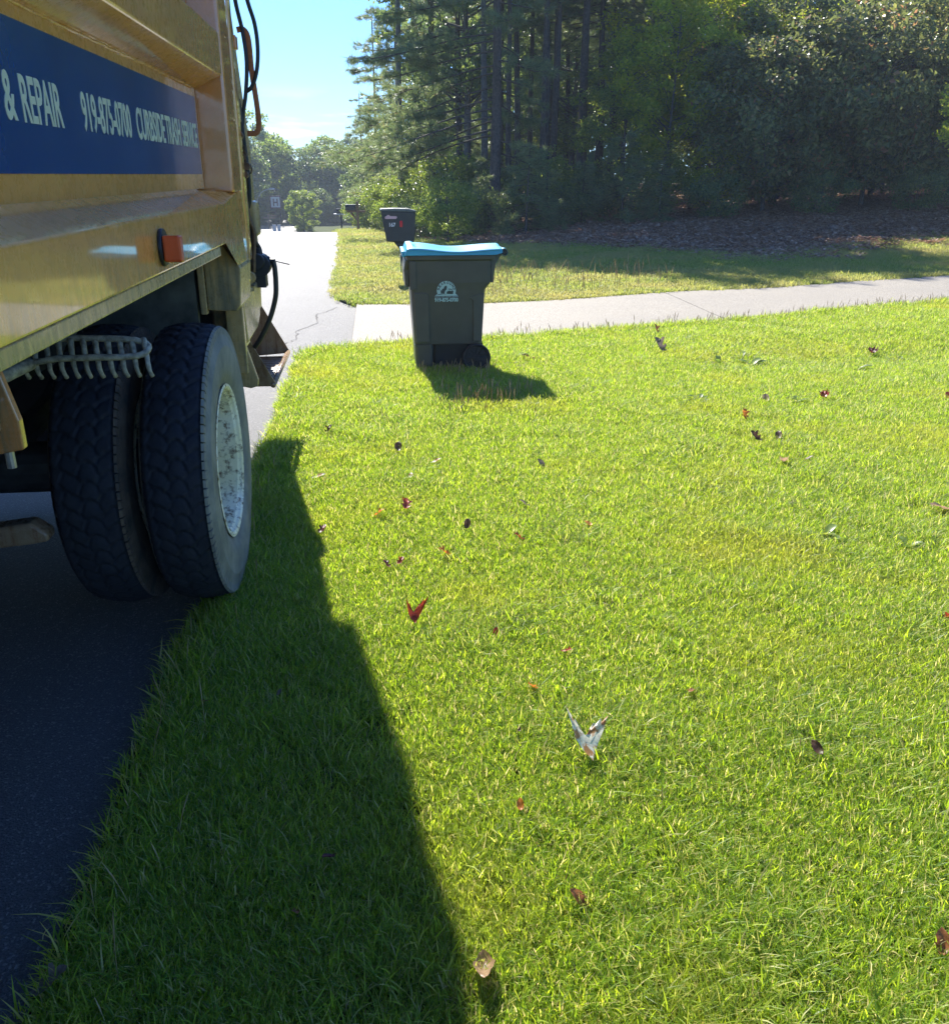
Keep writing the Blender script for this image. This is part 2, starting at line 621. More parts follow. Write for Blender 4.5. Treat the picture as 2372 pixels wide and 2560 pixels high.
# left verge across the road (mostly behind the truck)
lY, lW = np.meshgrid(np.linspace(-14, 130, 90), np.linspace(0, 1, 10), indexing='ij')
lX = np.where(lY > 62, -8.1 - (lY - 62) * .13, xe(np.minimum(lY, 62)) - 5.3) - lW * 22
tag(grid_sheet("far_verge", lX, lY, T(np.minimum(lX, -.5), lY) - .005, M['farground']), kind='structure')

# driveway: separate slabs with recessed joints
drv = thing("driveway", (0, 10, 0), "pale concrete driveway running from the road across the lawn to the right", "driveway")
drv['kind'] = 'structure'
del drv['category']
bm = bmesh.new()
def dquad(xa, xb, lift, sh=0.0, n=8):
    """slab between two joints; joints lean with the driveway"""
    bmq = bmesh.new()
    top = []
    for i in range(n + 1):
        x = xa + (xb - xa) * i / n
        row = []
        for k in range(7):
            f = k / 6
            y = float(yn(x)) + f * float(yf(x) - yn(x))
            xx = x + (f - .5) * sh
            row.append((xx, y, float(T(xx, y)) + lift))
        top.append(row)
    V = [[bmq.verts.new(p) for p in r] for r in top]
    B = [[bmq.verts.new((p[0], p[1], p[2] - .09)) for p in r] for r in top]
    for i in range(n):
        for k in range(6):
            bmq.faces.new((V[i][k], V[i + 1][k], V[i + 1][k + 1], V[i][k + 1]))
    for i in range(n):
        bmq.faces.new((V[i][0], B[i][0], B[i + 1][0], V[i + 1][0]))
        bmq.faces.new((V[i][6], V[i + 1][6], B[i + 1][6], B[i][6]))
    for k in range(6):
        bmq.faces.new((V[0][k], V[0][k + 1], B[0][k + 1], B[0][k]))
        bmq.faces.new((V[n][k], B[n][k], B[n][k + 1], V[n][k + 1]))
    return bmq
cuts = [-.30, 4.1, 8.3, 12.6, 17, 22, 30]
for a, b_ in zip(cuts[:-1], cuts[1:]):
    from_bm("slab", dquad(a + .008, b_ - .008, .006, 0), M['concrete'], drv, bevel=.006)
from_bm("joint_filler", dquad(-.296, 29.9, -.01, 0, 40), M['joint'], drv)

# ------------------------------------------------------------------ scatter (ground cover) with geometry nodes
def scatter(name, pts, rots, scl, idx, protos, label=None):
    c = bpy.data.collections.new(name + " kit")
    for i, (pm) in enumerate(protos):
        o = bpy.data.objects.new("%s kit %02d" % (name, i), pm)
        c.objects.link(o)
    me = bpy.data.meshes.new(name)
    me.vertices.add(len(pts))
    me.vertices.foreach_set('co', np.asarray(pts, np.float32).ravel())
    for nm, ty, dat, key in (("rot", 'FLOAT_VECTOR', rots, 'vector'), ("scl", 'FLOAT', scl, 'value'), ("idx", 'INT', idx, 'value')):
        a = me.attributes.new(nm, ty, 'POINT')
        a.data.foreach_set(key, np.asarray(dat, np.int32 if ty == 'INT' else np.float32).ravel())
    o = obj(name, me)
    g = bpy.data.node_groups.new(name, 'GeometryNodeTree')
    g.interface.new_socket("Geometry", in_out='INPUT', socket_type='NodeSocketGeometry')
    g.interface.new_socket("Geometry", in_out='OUTPUT', socket_type='NodeSocketGeometry')
    N = g.nodes
    gi, go = N.new('NodeGroupInput'), N.new('NodeGroupOutput')
    mp_ = N.new('GeometryNodeMeshToPoints')
    ip = N.new('GeometryNodeInstanceOnPoints')
    ci = N.new('GeometryNodeCollectionInfo')
    ci.inputs['Collection'].default_value = c
    ci.inputs['Separate Children'].default_value = True
    ci.inputs['Reset Children'].default_value = True
    ip.inputs['Pick Instance'].default_value = True
    L = g.links
    L.new(gi.outputs[0], mp_.inputs[0])
    L.new(mp_.outputs[0], ip.inputs['Points'])
    L.new(ci.outputs[0], ip.inputs['Instance'])
    for nm, ty, sock in (("rot", 'FLOAT_VECTOR', 'Rotation'), ("scl", 'FLOAT', 'Scale'), ("idx", 'INT', 'Instance Index')):
        na = N.new('GeometryNodeInputNamedAttribute')
        na.data_type = ty
        na.inputs['Name'].default_value = nm
        L.new(na.outputs['Attribute'], ip.inputs[sock])
    L.new(ip.outputs[0], go.inputs[0])
    md = o.modifiers.new("scatter", 'NODES')
    md.node_group = g
    tag(o, label, kind='stuff')
    return o

def blade_patch(n, rad, hmin, hmax, wmin, wmax, bend, seed, seg=3, lay=.5):
    r = np.random.default_rng(seed)
    a = r.uniform(0, 2 * np.pi, n)
    d = rad * np.sqrt(r.uniform(0, 1, n))
    bx, by = d * np.cos(a), d * np.sin(a)
    ph = r.uniform(0, 2 * np.pi, n)
    h = r.uniform(hmin, hmax, n)
    w = r.uniform(wmin, wmax, n)
    b = r.uniform(.1, bend, n)
    tilt = r.uniform(0, lay, n)
    V, Fq = [], []
    dirx, diry = np.cos(ph), np.sin(ph)
    tw = ph + r.uniform(.9, 2.2, n)
    sx, sy = np.cos(tw), np.sin(tw)
    L = []
    for k in range(seg + 1):
        t = k / seg
        off = h * (tilt * t + b * t * t)
        z = h * (t * np.cos(tilt) - .45 * b * t * t * t)
        ww = w * (1 - t ** 2.2) * .5 + .0001
        cx, cy = bx + dirx * off, by + diry * off
        L.append(np.stack([cx - sx * ww, cy - sy * ww, z], 1))
        L.append(np.stack([cx + sx * ww, cy + sy * ww, z], 1))
    V = np.stack(L, 1).reshape(-1, 3)          # n, 2*(seg+1), 3
    base = np.arange(n)[:, None] * (2 * (seg + 1))
    for k in range(seg):
        Fq.append(np.stack([base[:, 0] + 2 * k, base[:, 0] + 2 * k + 1, base[:, 0] + 2 * k + 3, base[:, 0] + 2 * k + 2], 1))
    return V, np.concatenate(Fq)

def patches(prefix, mat, cfgs):
    out = []
    for i, c in enumerate(cfgs):
        V, Fq = blade_patch(seed=100 + i, **c)
        out.append(np_mesh("%s %d" % (prefix, i), V, Fq, mat, True))
    return out

def in_view(x, y, m=.6):
    """wide margin round the picture's wedge of ground"""
    return (x < .78 * y + .6 + m) & (y > .55)

pn = patches("near grass", M['grass'], [dict(n=46, rad=.055, hmin=.014, hmax=.042, wmin=.0018, wmax=.0033, bend=.55, lay=.5) for _ in range(6)]
             + [dict(n=30, rad=.06, hmin=.025, hmax=.07, wmin=.0025, wmax=.0040, bend=.75, lay=.6) for _ in range(3)])
cx = RNG.uniform(-.8, 9.2, 260000)
cy = RNG.uniform(.5, 11.6, 260000)
dens = np.interp(cy, [0, 3, 6, 11], [1.0, 1.0, .62, .5])
thin = np.sin(cx * 2.3 + 1.3 * np.sin(cy * 1.9)) * np.sin(cy * 2.1 + 1.7 * np.sin(cx * 1.3)) + .5 * np.sin(cx * 7.7 + cy * 3.1) * np.sin(cy * 8.3 - cx * 2.2)
dens = dens * np.clip(1.05 - .45 * np.clip(thin, 0, 1.2), .35, 1)
k = (cy < yn(cx) - .02) & in_view(cx, cy) & (RNG.uniform(size=len(cx)) < dens) & (cx > -.725 + wob(cy, .6, .02))
cx, cy = cx[k], cy[k]
n = len(cx)
# clumps: sparse and lush patches
cl = 1.3 * np.exp(-((cx - 4.5) / 1.5) ** 2 - ((cy - 7.9) / .55) ** 2) + np.sin(cx * 5.1 + np.sin(cy * 3.3) * 2) * np.sin(cy * 4.3 + np.sin(cx * 2.9) * 2) + RNG.normal(0, .5, n)
edgeb = np.clip(1 - (cx + .8) / .22, 0, 1) + np.clip(1 - (yn(cx) - cy) / .15, 0, 1)
idx = np.where((cl > .85) | (RNG.uniform(size=n) < edgeb * .7), RNG.integers(6, 9, n), RNG.integers(0, 6, n))
sc = RNG.uniform(.75, 1.3, n) * np.interp(cy, [0, 4, 11], [1, 1.05, 1.3]) * (1 + .25 * edgeb)
rot = np.stack([RNG.normal(0, .14, n), RNG.normal(0, .14, n), RNG.uniform(0, 6.28, n)], 1)
lean = np.clip(1 - (cx + .8) / .12, 0, 1)
rot[:, 1] -= lean * .35
rot[:, 2] = np.where(lean > 0, RNG.normal(0, .5, n), rot[:, 2])
scatter("lawn_grass", np.stack([cx, cy, T(cx, cy) - .002], 1), rot, sc, idx, pn, "short sunlit lawn grass with blades leaning every way")
pf = patches("far grass", M['grass_far'], [dict(n=60, rad=.16, hmin=.03, hmax=.08, wmin=.005, wmax=.010, bend=.9, lay=.7) for _ in range(4)])
cs = RNG.uniform(-.66, 20, 200000)
cy = RNG.uniform(11.7, 60, 200000)
cx = cs + .66 + xe(cy)
dens = np.interp(cy, [11, 16, 25, 45], [1.0, .8, .35, .2])
k = (cy > yf(cs) + .03) & (cy < ylit(cs) + RNG.normal(0, .4, len(cy))) & in_view(cx, cy, 1.5) & (RNG.uniform(size=len(cx)) < dens)
cx, cy, cs = cx[k], cy[k], cs[k]
# bare earth spot on the verge corner
bare = np.exp(-(((cx + .05) / .35) ** 2 + ((cy - 13.3) / .8) ** 2)) + .7 * np.exp(-(((cx + .25) / .2) ** 2 + ((cy - 18) / 2.5) ** 2))
k = RNG.uniform(size=len(cx)) > bare * .9
cx, cy = cx[k], cy[k]
n = len(cx)
rot = np.stack([RNG.normal(0, .14, n), RNG.normal(0, .14, n), RNG.uniform(0, 6.28, n)], 1)
scatter("verge_grass", np.stack([cx, cy, T(cx, cy) - .002], 1), rot, RNG.uniform(.7, 1.3, n) * np.interp(cy, [11, 25, 60], [.75, 1.2, 1.8]), RNG.integers(0, 4, n), pf,
        "sunlit verge grass between the driveway and the woods")

# leaf litter on the bank
def leaf_quads(C, size, r, flat=0.0, mat=None, name="leaves", out=None):
    """rhombic folded leaves at centres C. out: preferred normal (n,3) or None"""
    n = len(C)
    d = r.normal(size=(n, 3))
    nrm = r.normal(size=(n, 3))
    if out is not None:
        nrm = out * 1.4 + nrm * .8
    if flat:
        nrm = nrm * (1 - flat) + np.array([0, 0, 1.0]) * flat * 2
    nrm /= np.linalg.norm(nrm, axis=1)[:, None]
    d -= (d * nrm).sum(1)[:, None] * nrm
    d /= np.linalg.norm(d, axis=1)[:, None] + 1e-9
    s = np.cross(nrm, d)
    L = (size * r.uniform(.6, 1.25, n))[:, None]
    W = L * r.uniform(.42, .7, n)[:, None]
    up = nrm * L * .12
    V = np.stack([C - d * L * .5, C + s * W * .5 + up - d * L * .05, C + d * L * .5, C - s * W * .5 + up - d * L * .05], 1).reshape(-1, 3)
    b = np.arange(n)[:, None] * 4
    Fq = np.concatenate([b + [[0, 1, 2, 3]]])
    return V, Fq

r_ = np.random.default_rng(5)
lp = []
for i in range(3):
    C = np.stack([r_.uniform(-.25, .25, 60), r_.uniform(-.25, .25, 60), r_.uniform(0, .04, 60)], 1)
    V, Fq = leaf_quads(C, .085, r_, .72)
    lp.append(np_mesh("litter %d" % i, V, Fq, M['dead_leaf_mix']))
cs = RNG.uniform(1.0, 30, 60000)
cy = RNG.uniform(16, 36, 60000)
k = (cy > ylit(cs) - .6 + RNG.normal(0, .5, 60000)) & (cs < .9 * cy + 2) & (RNG.uniform(size=60000) < .30)
cs, cy = cs[k], cy[k]
n = len(cs)
scatter("leaf_litter", np.stack([cs, cy, T(cs, cy) + .004], 1), np.stack([RNG.normal(0, .1, n), RNG.normal(0, .1, n), RNG.uniform(0, 6.28, n)], 1),
        RNG.uniform(.7, 1.4, n), RNG.integers(0, 3, n), lp, "dry leaves and straw scattered over the shaded bank")

# ------------------------------------------------------------------ the garbage truck
def xface(v): return v
TR = thing("garbage_truck", (-1.85, 2.5, 0), "yellow garbage truck with a blue lettered side band parked at the edge of the road", "truck")
Y0, Y1 = -1.6, 4.12
def part(name, bm, mat, parent=TR, **k):
    return from_bm(name, bm, mat, parent, **k)

# side skirt: hem, outer vertical face, ledge sloping back to the band
bm = bmesh.new()
prism(bm, [(-.640, 1.338), (-.606, 1.338), (-.606, 1.490), (-.716, 1.548), (-.716, 1.44), (-.640, 1.44)], Y0, 3.86)
part("side_skirt", bm, M['yellow'], bevel=.006, seg=3)
bm = bmesh.new()
prism(bm, [(-.700, 1.300), (-.613, 1.300), (-.613, 1.3365), (-.700, 1.3365)], Y0, 3.70)
part("hem_flange", bm, M['dirty_yellow'], bevel=.004)
# recessed side panel
bm = bmesh.new()
box(bm, -.76, -.722, Y0, 4.10, 1.545, 1.955)
part("side_panel", bm, M['yellow'])
bm = bmesh.new()
box(bm, -.7215, -.7195, Y0, 4.073, 1.602, 1.897)
band = part("sign_band", bm, M['blue'])
LU, LV = (0, 1, 0), (0, 0, 1)
for body, ya, yb in (("&", 1.996, 2.056), ("REPAIR", 2.092, 2.345), ("919-875-0700", 2.50, 2.975), ("CURBSIDE", 3.045, 3.435), ("TRASH", 3.455, 3.70), ("SERVICE", 3.74, 4.035)):
    text_mesh(body, .1, M['cream'], "lettering", band, (-.7188, ya, 1.702), LU, LV, fitw=(yb - ya, .093), bold=.0018)
# rails
bm = bmesh.new()
prism(bm, [(-.722, 1.930), (-.606, 1.982), (-.606, 2.140), (-.700, 2.200), (-.76, 2.2), (-.76, 1.95)], Y0, 4.108)
part("upper_rail", bm, M['yellow'], bevel=.008, seg=3)
bm = bmesh.new()
pts = [(-.720 + .002 * math.sin(i * 2.1), Y0 + i * .05, 1.930 + random.uniform(-.001, .0015)) for i in range(114)]
tube(bm, pts, .0045, 5, jitter=.35)
part("weld_bead", bm, M['yellow'], smooth=True)
bm = bmesh.new()
box(bm, -.76, -.722, Y0, 4.10, 2.19, 3.15)
part("upper_panel", bm, M['yellow'])
bm = bmesh.new()
prism(bm, [(-.76, 3.12), (-.61, 3.16), (-.61, 3.30), (-.74, 3.42), (-.90, 3.45), (-.9, 3.12)], Y0, 4.11)
part("roof_rail", bm, M['yellow'], bevel=.01)
bm = bmesh.new()
prism(bm, [(-.761, 1.46), (-.761, 3.40), (-.90, 3.46), (-2.8, 3.46), (-2.95, 3.35), (-2.95, 1.30), (-.80, 1.30)], Y0, 4.40)
part("compactor_body", bm, M['yellow'])
# rear post
bm = bmesh.new()
prism(bm, [(-.80, 4.115), (-.606, 4.115), (-.600, 4.135), (-.600, 4.34), (-.80, 4.34)], 1.53, 3.46, 'Z')
part("rear_post", bm, M['orange'], bevel=.008, seg=3)
# post foot: chamfered corner under the post
bm = bmesh.new()
P_ = [(-.606, 3.865, 1.490), (-.606, 4.20, 1.528), (-.760, 3.80, 1.545), (-.606, 3.80, 1.338), (-.640, 4.02, 1.30), (-.600, 4.33, 1.528), (-.605, 4.40, 1.12), (-.605, 4.16, 1.19), (-.80, 4.33, 1.53), (-.80, 4.40, 1.10)]
V = [bm.verts.new(p) for p in P_]
for f in ((0, 1, 2), (3, 7, 1, 0), (1, 7, 6, 5), (5, 6, 9, 8), (2, 1, 5, 8)):
    bm.faces.new([V[i] for i in f])
part("corner_gusset", bm, M['yellow'], recalc=False, bevel=.004)
bm = bmesh.new()
prism(bm, [(-2.8, 5.15), (-.690, 5.15), (-.700, 5.35), (-.755, 6.08), (-2.8, 6.08)], 2.62, 3.40, 'Z')
part("shadow_block", bm, M['yellow'], bevel=.02)  # added block above the view, shapes the edge of the truck's shadow
# vertical seams behind the post
for (ya, yb, xo, zb, mt) in ((4.345, 4.44, -.612, 1.22, 'yellow'), (4.445, 4.62, -.640, 1.14, 'dirty_yellow'), (4.625, 4.74, -.632, 1.2, 'yellow')):
    bm = bmesh.new()
    prism(bm, [(-.85, ya), (xo, ya), (xo + .004, ya + .02), (xo, yb), (-.85, yb)], zb, 3.46, 'Z')
    part("rear_frame_strip", bm, M[mt], bevel=.005)
# fender box hanging below the corner
bm = bmesh.new()
prism(bm, [(-.755, 1.035), (-.632, 1.030), (-.612, 1.055), (-.598, 1.22), (-.640, 1.27), (-.672, 1.325), (-.755, 1.30)], 4.08, 4.42)
part("fender_box", bm, M['dirty_yellow'], bevel=.006)
bm = bmesh.new()
box(bm, -.785, -.757, 4.06, 4.10, 1.02, 1.32)
part("fender_flange", bm, M['dirty_yellow'], bevel=.004)
# wheel arch inner sheet above the tyres
bm = bmesh.new()
box(bm, -1.34, -1.28, 1.0, 4.05, .95, 1.22)
box(bm, -1.28, -.80, 4.07, 4.10, .75, 1.22)
part("wheel_arch_sheet", bm, M['concretey_dust'])
bm = bmesh.new()
box(bm, -.72, -.640, 4.30, 4.34, .70, 1.03)
box(bm, -.70, -.66, 4.34, 4.60, .80, 1.0)
part("arch_stay", bm, M['dirty_yellow'], bevel=.005)
# marker light
bm = bmesh.new()
prism(bm, [(2.665 + .062 * math.cos(t) * (1 if math.cos(t) > 0 else .7), 1.408 + .052 * math.sin(t)) for t in np.linspace(0, 2 * math.pi, 24, endpoint=False)], -.606, -.594, 'X')
mk = part("marker_light", bm, M['black'], bevel=.004, seg=3)
bm = bmesh.new()
prism(bm, [(2.632, 1.372), (2.672, 1.366), (2.676, 1.440), (2.632, 1.442)], -.594, -.545, 'X')
part("lens", bm, M['amber'], mk, bevel=.006, seg=3)

# tyres
def tyre(name_p, xo, w, yc, zc, R, side_mat, detail=True):
    """outer sidewall at xo, width w inward"""
    wh = from_bm("wheel", _rim(xo, w, yc, zc, R), M['rim'], TR, smooth=False, bevel=0)
    nt = 540 if detail else 96
    nw = 40 if detail else 10
    th = np.linspace(0, 2 * np.pi, nt, endpoint=False)
    s = np.linspace(0, 1, nw)
    TT, SS = np.meshgrid(th, s)
    crown = R - .020 * (2 * SS - 1) ** 2 - .02 * np.clip(np.abs(2 * SS - 1) - .86, 0, 1) * 5
    if detail:
        cu = .066
        ncell = round(2 * np.pi * R / cu)
        u = TT / (2 * np.pi) * ncell + .16 * np.sin(SS * 19)
        v = SS * w / .066
        row = np.floor(v)
        best = np.full(TT.shape, 9.0)
        sec = np.full(TT.shape, 9.0)
        for dr in (-1, 0, 1):
            rw = row + dr
            for du in (-1, 0, 1):
                cu_ = np.floor(u - .5 * (rw % 2)) + .5 + .5 * (rw % 2) + du
                d = np.sqrt(((u - cu_) * 1.0) ** 2 + ((v - rw - .5) * .9) ** 2)
                nb = np.minimum(best, d)
                sec = np.where(d < best, best, np.minimum(sec, d))
                best = nb
        gd = sec - best
        groove = np.clip(1 - gd / .17, 0, 1)
        fu = (u - .5 * (row % 2)) % 1.0
        crown = crown - .007 * groove ** .6 - .007 * (1 - fu) + .0015 * np.sin(TT * 23) * np.sin(SS * 9 + TT * 31)
        edge = np.clip((np.abs(2 * SS - 1) - .9) / .1, 0, 1)
        notch = ((TT / (2 * np.pi) * ncell * 2) % 1.0 < .16)
        crown = crown - edge * notch * .012
    X = xo - .012 - SS * (w - .024)
    V = np.stack([X, yc + crown * np.cos(TT), zc + crown * np.sin(TT)], -1)
    V[..., 2] = np.maximum(V[..., 2], -.028)
    i = np.arange(nw * nt).reshape(nw, nt)
    j = np.roll(i, -1, axis=1)
    Fq = np.stack([i[:-1].ravel(), j[:-1].ravel(), j[1:].ravel(), i[1:].ravel()], 1)
    V = V.reshape(-1, 3) - np.array(wloc(TR))
    t = obj("tread", np_mesh("tread", V, Fq, M['tread'], True), wh)
    bm = bmesh.new()
    prof = [(xo - .012, R - .036), (xo - .004, R - .05), (xo + .001, R - .085), (xo + .0035, R - .088), (xo + .0035, R - .096), (xo + .004, R - .13), (xo + .0055, R - .15),
            (xo + .003, R - .18), (xo - .003, R - .21), (xo - .006, R - .213), (xo - .012, R - .236), (xo - .028, R - .25)]
    lathe_x(bm, prof, (yc, zc), 96)
    for v_ in bm.verts:
        if v_.co.z < -.026:
            v_.co.z = -.026
    from_bm("sidewall", bm, side_mat, wh, smooth=True)
    bm = bmesh.new()
    lathe_x(bm, [(2 * xo - w - p[0], p[1]) for p in prof][::-1], (yc, zc), 60)
    from_bm("inner_sidewall", bm, side_mat, wh, smooth=True)
    # shoulder ring with cut notches joining tread and sidewall
    bm = bmesh.new()
    nseg = 104
    for k_ in range(nseg):
        a0 = 2 * math.pi * (k_ + .10) / nseg
        a1 = 2 * math.pi * (k_ + .92) / nseg
        q = []
        for x_, r__ in ((xo - .016, R - .016), (xo - .007, R - .022), (xo - .004, R - .052), (xo - .02, R - .05)):
            for a in (a0, a1):
                q.append(bm.verts.new((x_, yc + r__ * math.cos(a), max(-.027, zc + r__ * math.sin(a)))))
        for f in ((0, 1, 3, 2), (2, 3, 5, 4), (0, 2, 4, 6), (1, 7, 5, 3), (0, 6, 7, 1)):
            bm.faces.new([q[z_] for z_ in f])
    o = from_bm("shoulder_lugs", bm, side_mat, wh)
    o['kind'] = 'stuff'
    return wh

def _rim(xo, w, yc, zc, R):
    bm = bmesh.new()
    r = R - .245
    lathe_x(bm, [(xo - .030, r - .012), (xo - .012, r - .002), (xo - .006, r + .006), (xo - .004, r - .004), (xo - .010, r - .014), (xo - .02, r - .018),
                 (xo - .028, r - .026), (xo - .06, r - .030), (xo - .12, r - .034), (xo - .25, r - .040), (xo - .262, r - .060), (xo - .262, .03), (xo - .262, .001)], (yc, zc), 72)
    return bm
WY, WZ, WR = 3.45, .53, .545
tyre("w", -.606, .235, WY, WZ, WR, M['sidewall'])
tyre("w", -.895, .245, WY, WZ, WR, M['sidewall_brown'])
for xo in (-2.45, -2.80):
    tyre("w", xo, .265, WY, WZ, WR, M['sidewall'], False)
for wh in [o for o in TR.children if o.name.startswith('wheel') and o.name != 'wheel_arch_sheet'][:1]:
    bm = bmesh.new()
    cyl(bm, (-.83, WY, WZ), .085, .07, 'X', 24)
    hb = from_bm("hub", bm, M['dirty_yellow'], wh, bevel=.008)
    for k_ in range(10):
        a = 2 * math.pi * k_ / 10
        bm = bmesh.new()
        cyl(bm, (-.850, WY + .1425 * math.cos(a), WZ + .1425 * math.sin(a)), .016, .05, 'X', 6)
        from_bm("lug_nut", bm, M['steel'], wh)

# chassis
bm = bmesh.new()
box(bm, -1.45, -1.36, -1.6, 4.9, .86, 1.12)
box(bm, -2.35, -2.26, -1.6, 4.9, .86, 1.12)
part("chassis_rail", bm, M['frame'])
bm = bmesh.new()
cyl(bm, (-1.85, WY, WZ), .10, 2.1, 'X', 16)
cyl(bm, (-1.85, WY, WZ), .24, .36, 'X', 20)
part("rear_axle", bm, M['frame'])
bm = bmesh.new()
tube(bm, smooth_path([(-1.40, 2.6, .98), (-1.40, 3.0, .72), (-1.40, 3.44, .66), (-1.40, 3.9, .72), (-1.40, 4.3, .98)]), .055, 6, flat=(.8, 1))
part("leaf_spring", bm, M['frame'])
bm = bmesh.new()
box(bm, -1.33, -.86, -.6, 1.0, .52, 1.10)
part("side_tank", bm, M['frame'], bevel=.02)
bm = bmesh.new()
box(bm, -2.9, -.84, 4.6, 4.62, .05, 1.32)
part("light_block_apron", bm, M['black'])  # added apron, lowered to block light from under the truck
bm = bmesh.new()
box(bm, -3.0, -2.95, -1.6, 4.9, .18, 1.32)
part("far_light_block", bm, M['frame'])  # unseen sheet added on the far side to keep the underbody dark
bm = bmesh.new()
box(bm, -2.9, -.82, -1.6, 4.6, 1.22, 1.30)
part("floor_plate", bm, M['concretey_dust'])
bm = bmesh.new()
prism(bm, [(-1.45, .47), (-1.20, .50), (-1.15, .46), (-1.15, .43), (-1.22, .42), (-1.45, .40)], 2.90, 2.98, 'Y')
part("spring_hanger", bm, M['rusty'], bevel=.01)
# hanging bracket near the viewer
bm = bmesh.new()
prism(bm, [(-.80, 1.335), (-.632, 1.335), (-.606, 1.215), (-.606, 1.165), (-.66, 1.155), (-.72, 1.17), (-.80, 1.20)], 1.500, 1.520)
br = part("mounting_bracket", bm, M['orange'], bevel=.003)
bm = bmesh.new()
box(bm, -.690, -.632, 1.470, 1.499, 1.198, 1.252)
from_bm("bolt_plate", bm, M['orange'], br, bevel=.005)
bm = bmesh.new()
cyl(bm, (-.676, 1.464, 1.226), .019, .010, 'Y', 24)
cyl(bm, (-.676, 1.452, 1.226), .011, .016, 'Y', 6)
from_bm("bolt", bm, M['steel'], br)
bm = bmesh.new()
cyl(bm, (-.64, 1.522, 1.145), .008, .035, 'Z', 10)
tube(bm, [(-.70, 1.50, 1.17), (-.71, 1.50, 1.10), (-.70, 1.50, 1.05)], .006, 8)
from_bm("brake_line", bm, M['steel'], br)

# rear hopper
bm = bmesh.new()
prism(bm, [(4.745, 1.02), (5.15, .80), (5.98, .78), (6.08, 1.10), (6.06, 1.75), (5.80, 2.3), (5.55, 2.8), (5.50, 3.46), (4.745, 3.46)], -2.9, -.762, 'X')
part("rear_hopper", bm, M['dirty_yellow'], bevel=.02)
bm = bmesh.new()
prism(bm, [(4.76, 1.50), (4.98, 1.62), (4.98, 2.2), (5.02, 2.75), (5.6, 2.9), (5.6, 3.5), (4.76, 3.5)], -.775, -.690, 'X')  # upper end reaches out of view, shaped to fill the truck's shadow
part("hopper_side_rib", bm, M['yellow'], bevel=.01)
bm = bmesh.new()
box(bm, -.80, -.624, 5.02, 5.14, 1.29, 1.47)
tl = part("tail_light_box", bm, M['dirty_yellow'], bevel=.02, seg=3)
bm = bmesh.new()
cyl(bm, (-.72, 5.125, 1.41), .035, .012, 'Y', 16)
from_bm("tail_lamp", bm, M['red_lens'], tl)
# rear riding step
bm = bmesh.new()
prism(bm, [(-.93, .78), (-.775, .80), (-.612, .478), (-.618, .462), (-.93, .462)], 5.10, 5.112)
part("step_side_plate", bm, M['rusty'])
bm = bmesh.new()
prism(bm, [(-.93, .84), (-.80, .86), (-.612, .505), (-.612, .485), (-.93, .462)], 5.98, 5.992)
part("step_side_plate", bm, M['rusty'])
bm = bmesh.new()
box(bm, -.93, -.640, 5.114, 5.978, .455, .463)
st = part("step_tread", bm, M['rusty'])
for i in range(12):
    bm = bmesh.new()
    yy = 5.15 + i * .072
    prism(bm, [(yy, .4635), (yy + .014, .470), (yy + .028, .4635)], -.90, -.65, 'X')
    from_bm("tread_ridge", bm, M['rusty'], st)
bm = bmesh.new()
tube(bm, [(-.625, 5.10, .465), (-.618, 5.99, .49)], .017, 8)
part("step_edge_bar", bm, M['rusty'], smooth=True)
# plate just behind the tyre (mud guard stay)
bm = bmesh.new()
prism(bm, [(-.72, .86), (-.655, .87), (-.600, .66), (-.605, .63), (-.64, .62), (-.72, .64)], 4.34, 4.365)
part("mud_guard_stay", bm, M['dirty_yellow'], bevel=.004)
bm = bmesh.new()
prism(bm, [(-.86, 1.08), (-.70, 1.08), (-.690, .86), (-.745, .78), (-.86, .74)], 4.66, 4.90)
part("hinge_housing", bm, M['rusty'], bevel=.015)
bm = bmesh.new()
prism(bm, [(4.40, 1.045), (5.04, 1.065), (5.04, .945), (4.98, .875), (4.86, .835), (4.46, .82)], -.80, -.648, 'X')
part("rear_sill", bm, M['dirty_yellow'], bevel=.012, seg=3)
# hydraulic bits
bm = bmesh.new()
cyl(bm, (-.632, 5.0, 1.145), .062, .10, 'Y', 18)
cyl(bm, (-.635, 4.94, 1.17), .040, .05, 'Y', 14)
box(bm, -.72, -.600, 4.96, 5.06, 1.03, 1.16)
box(bm, -.68, -.618, 4.97, 5.03, 1.16, 1.235)
cyl(bm, (-.605, 5.0, 1.165), .026, .06, 'X', 12)
cyl(bm, (-.572, 5.0, 1.165), .014, .05, 'X', 10)
for i in range(6):
    cyl(bm, (-.640 + .04 * math.cos(i), 4.965, 1.12 + .05 * math.sin(i * 1.3)), .014, .03, 'Y', 8)
valve = part("hydraulic_valve", bm, M['black'], bevel=.004)
bm = bmesh.new()
tube(bm, [(-.60, 5.0, 1.172), (-.54, 5.02, 1.160), (-.478, 5.05, 1.142)], .003, 6)
from_bm("lever", bm, M['black'], valve)
def hose(name, pts, r, mat, flat=None, parent=TR, closed=False):
    bm = bmesh.new()
    tube(bm, smooth_path(pts, 7), r, 10, flat=flat)
    return part(name, bm, mat, parent, smooth=True)
hose("drain_hose", [(-.56, 5.0, 1.17), (-.553, 5.0, 1.13), (-.553, 5.0, 1.05), (-.562, 5.0, .97), (-.60, 5.0, .86), (-.655, 5.0, .76), (-.70, 5.02, .70)], [.014 + .0 * i for i in range(43)], M['black'])
hose("hose", [(-.645, 4.9, 2.75), (-.635, 4.92, 2.42), (-.612, 4.95, 2.25), (-.605, 4.95, 2.12), (-.622, 4.95, 1.98), (-.645, 4.95, 1.88), (-.665, 4.95, 1.76)], .010, M['black'])
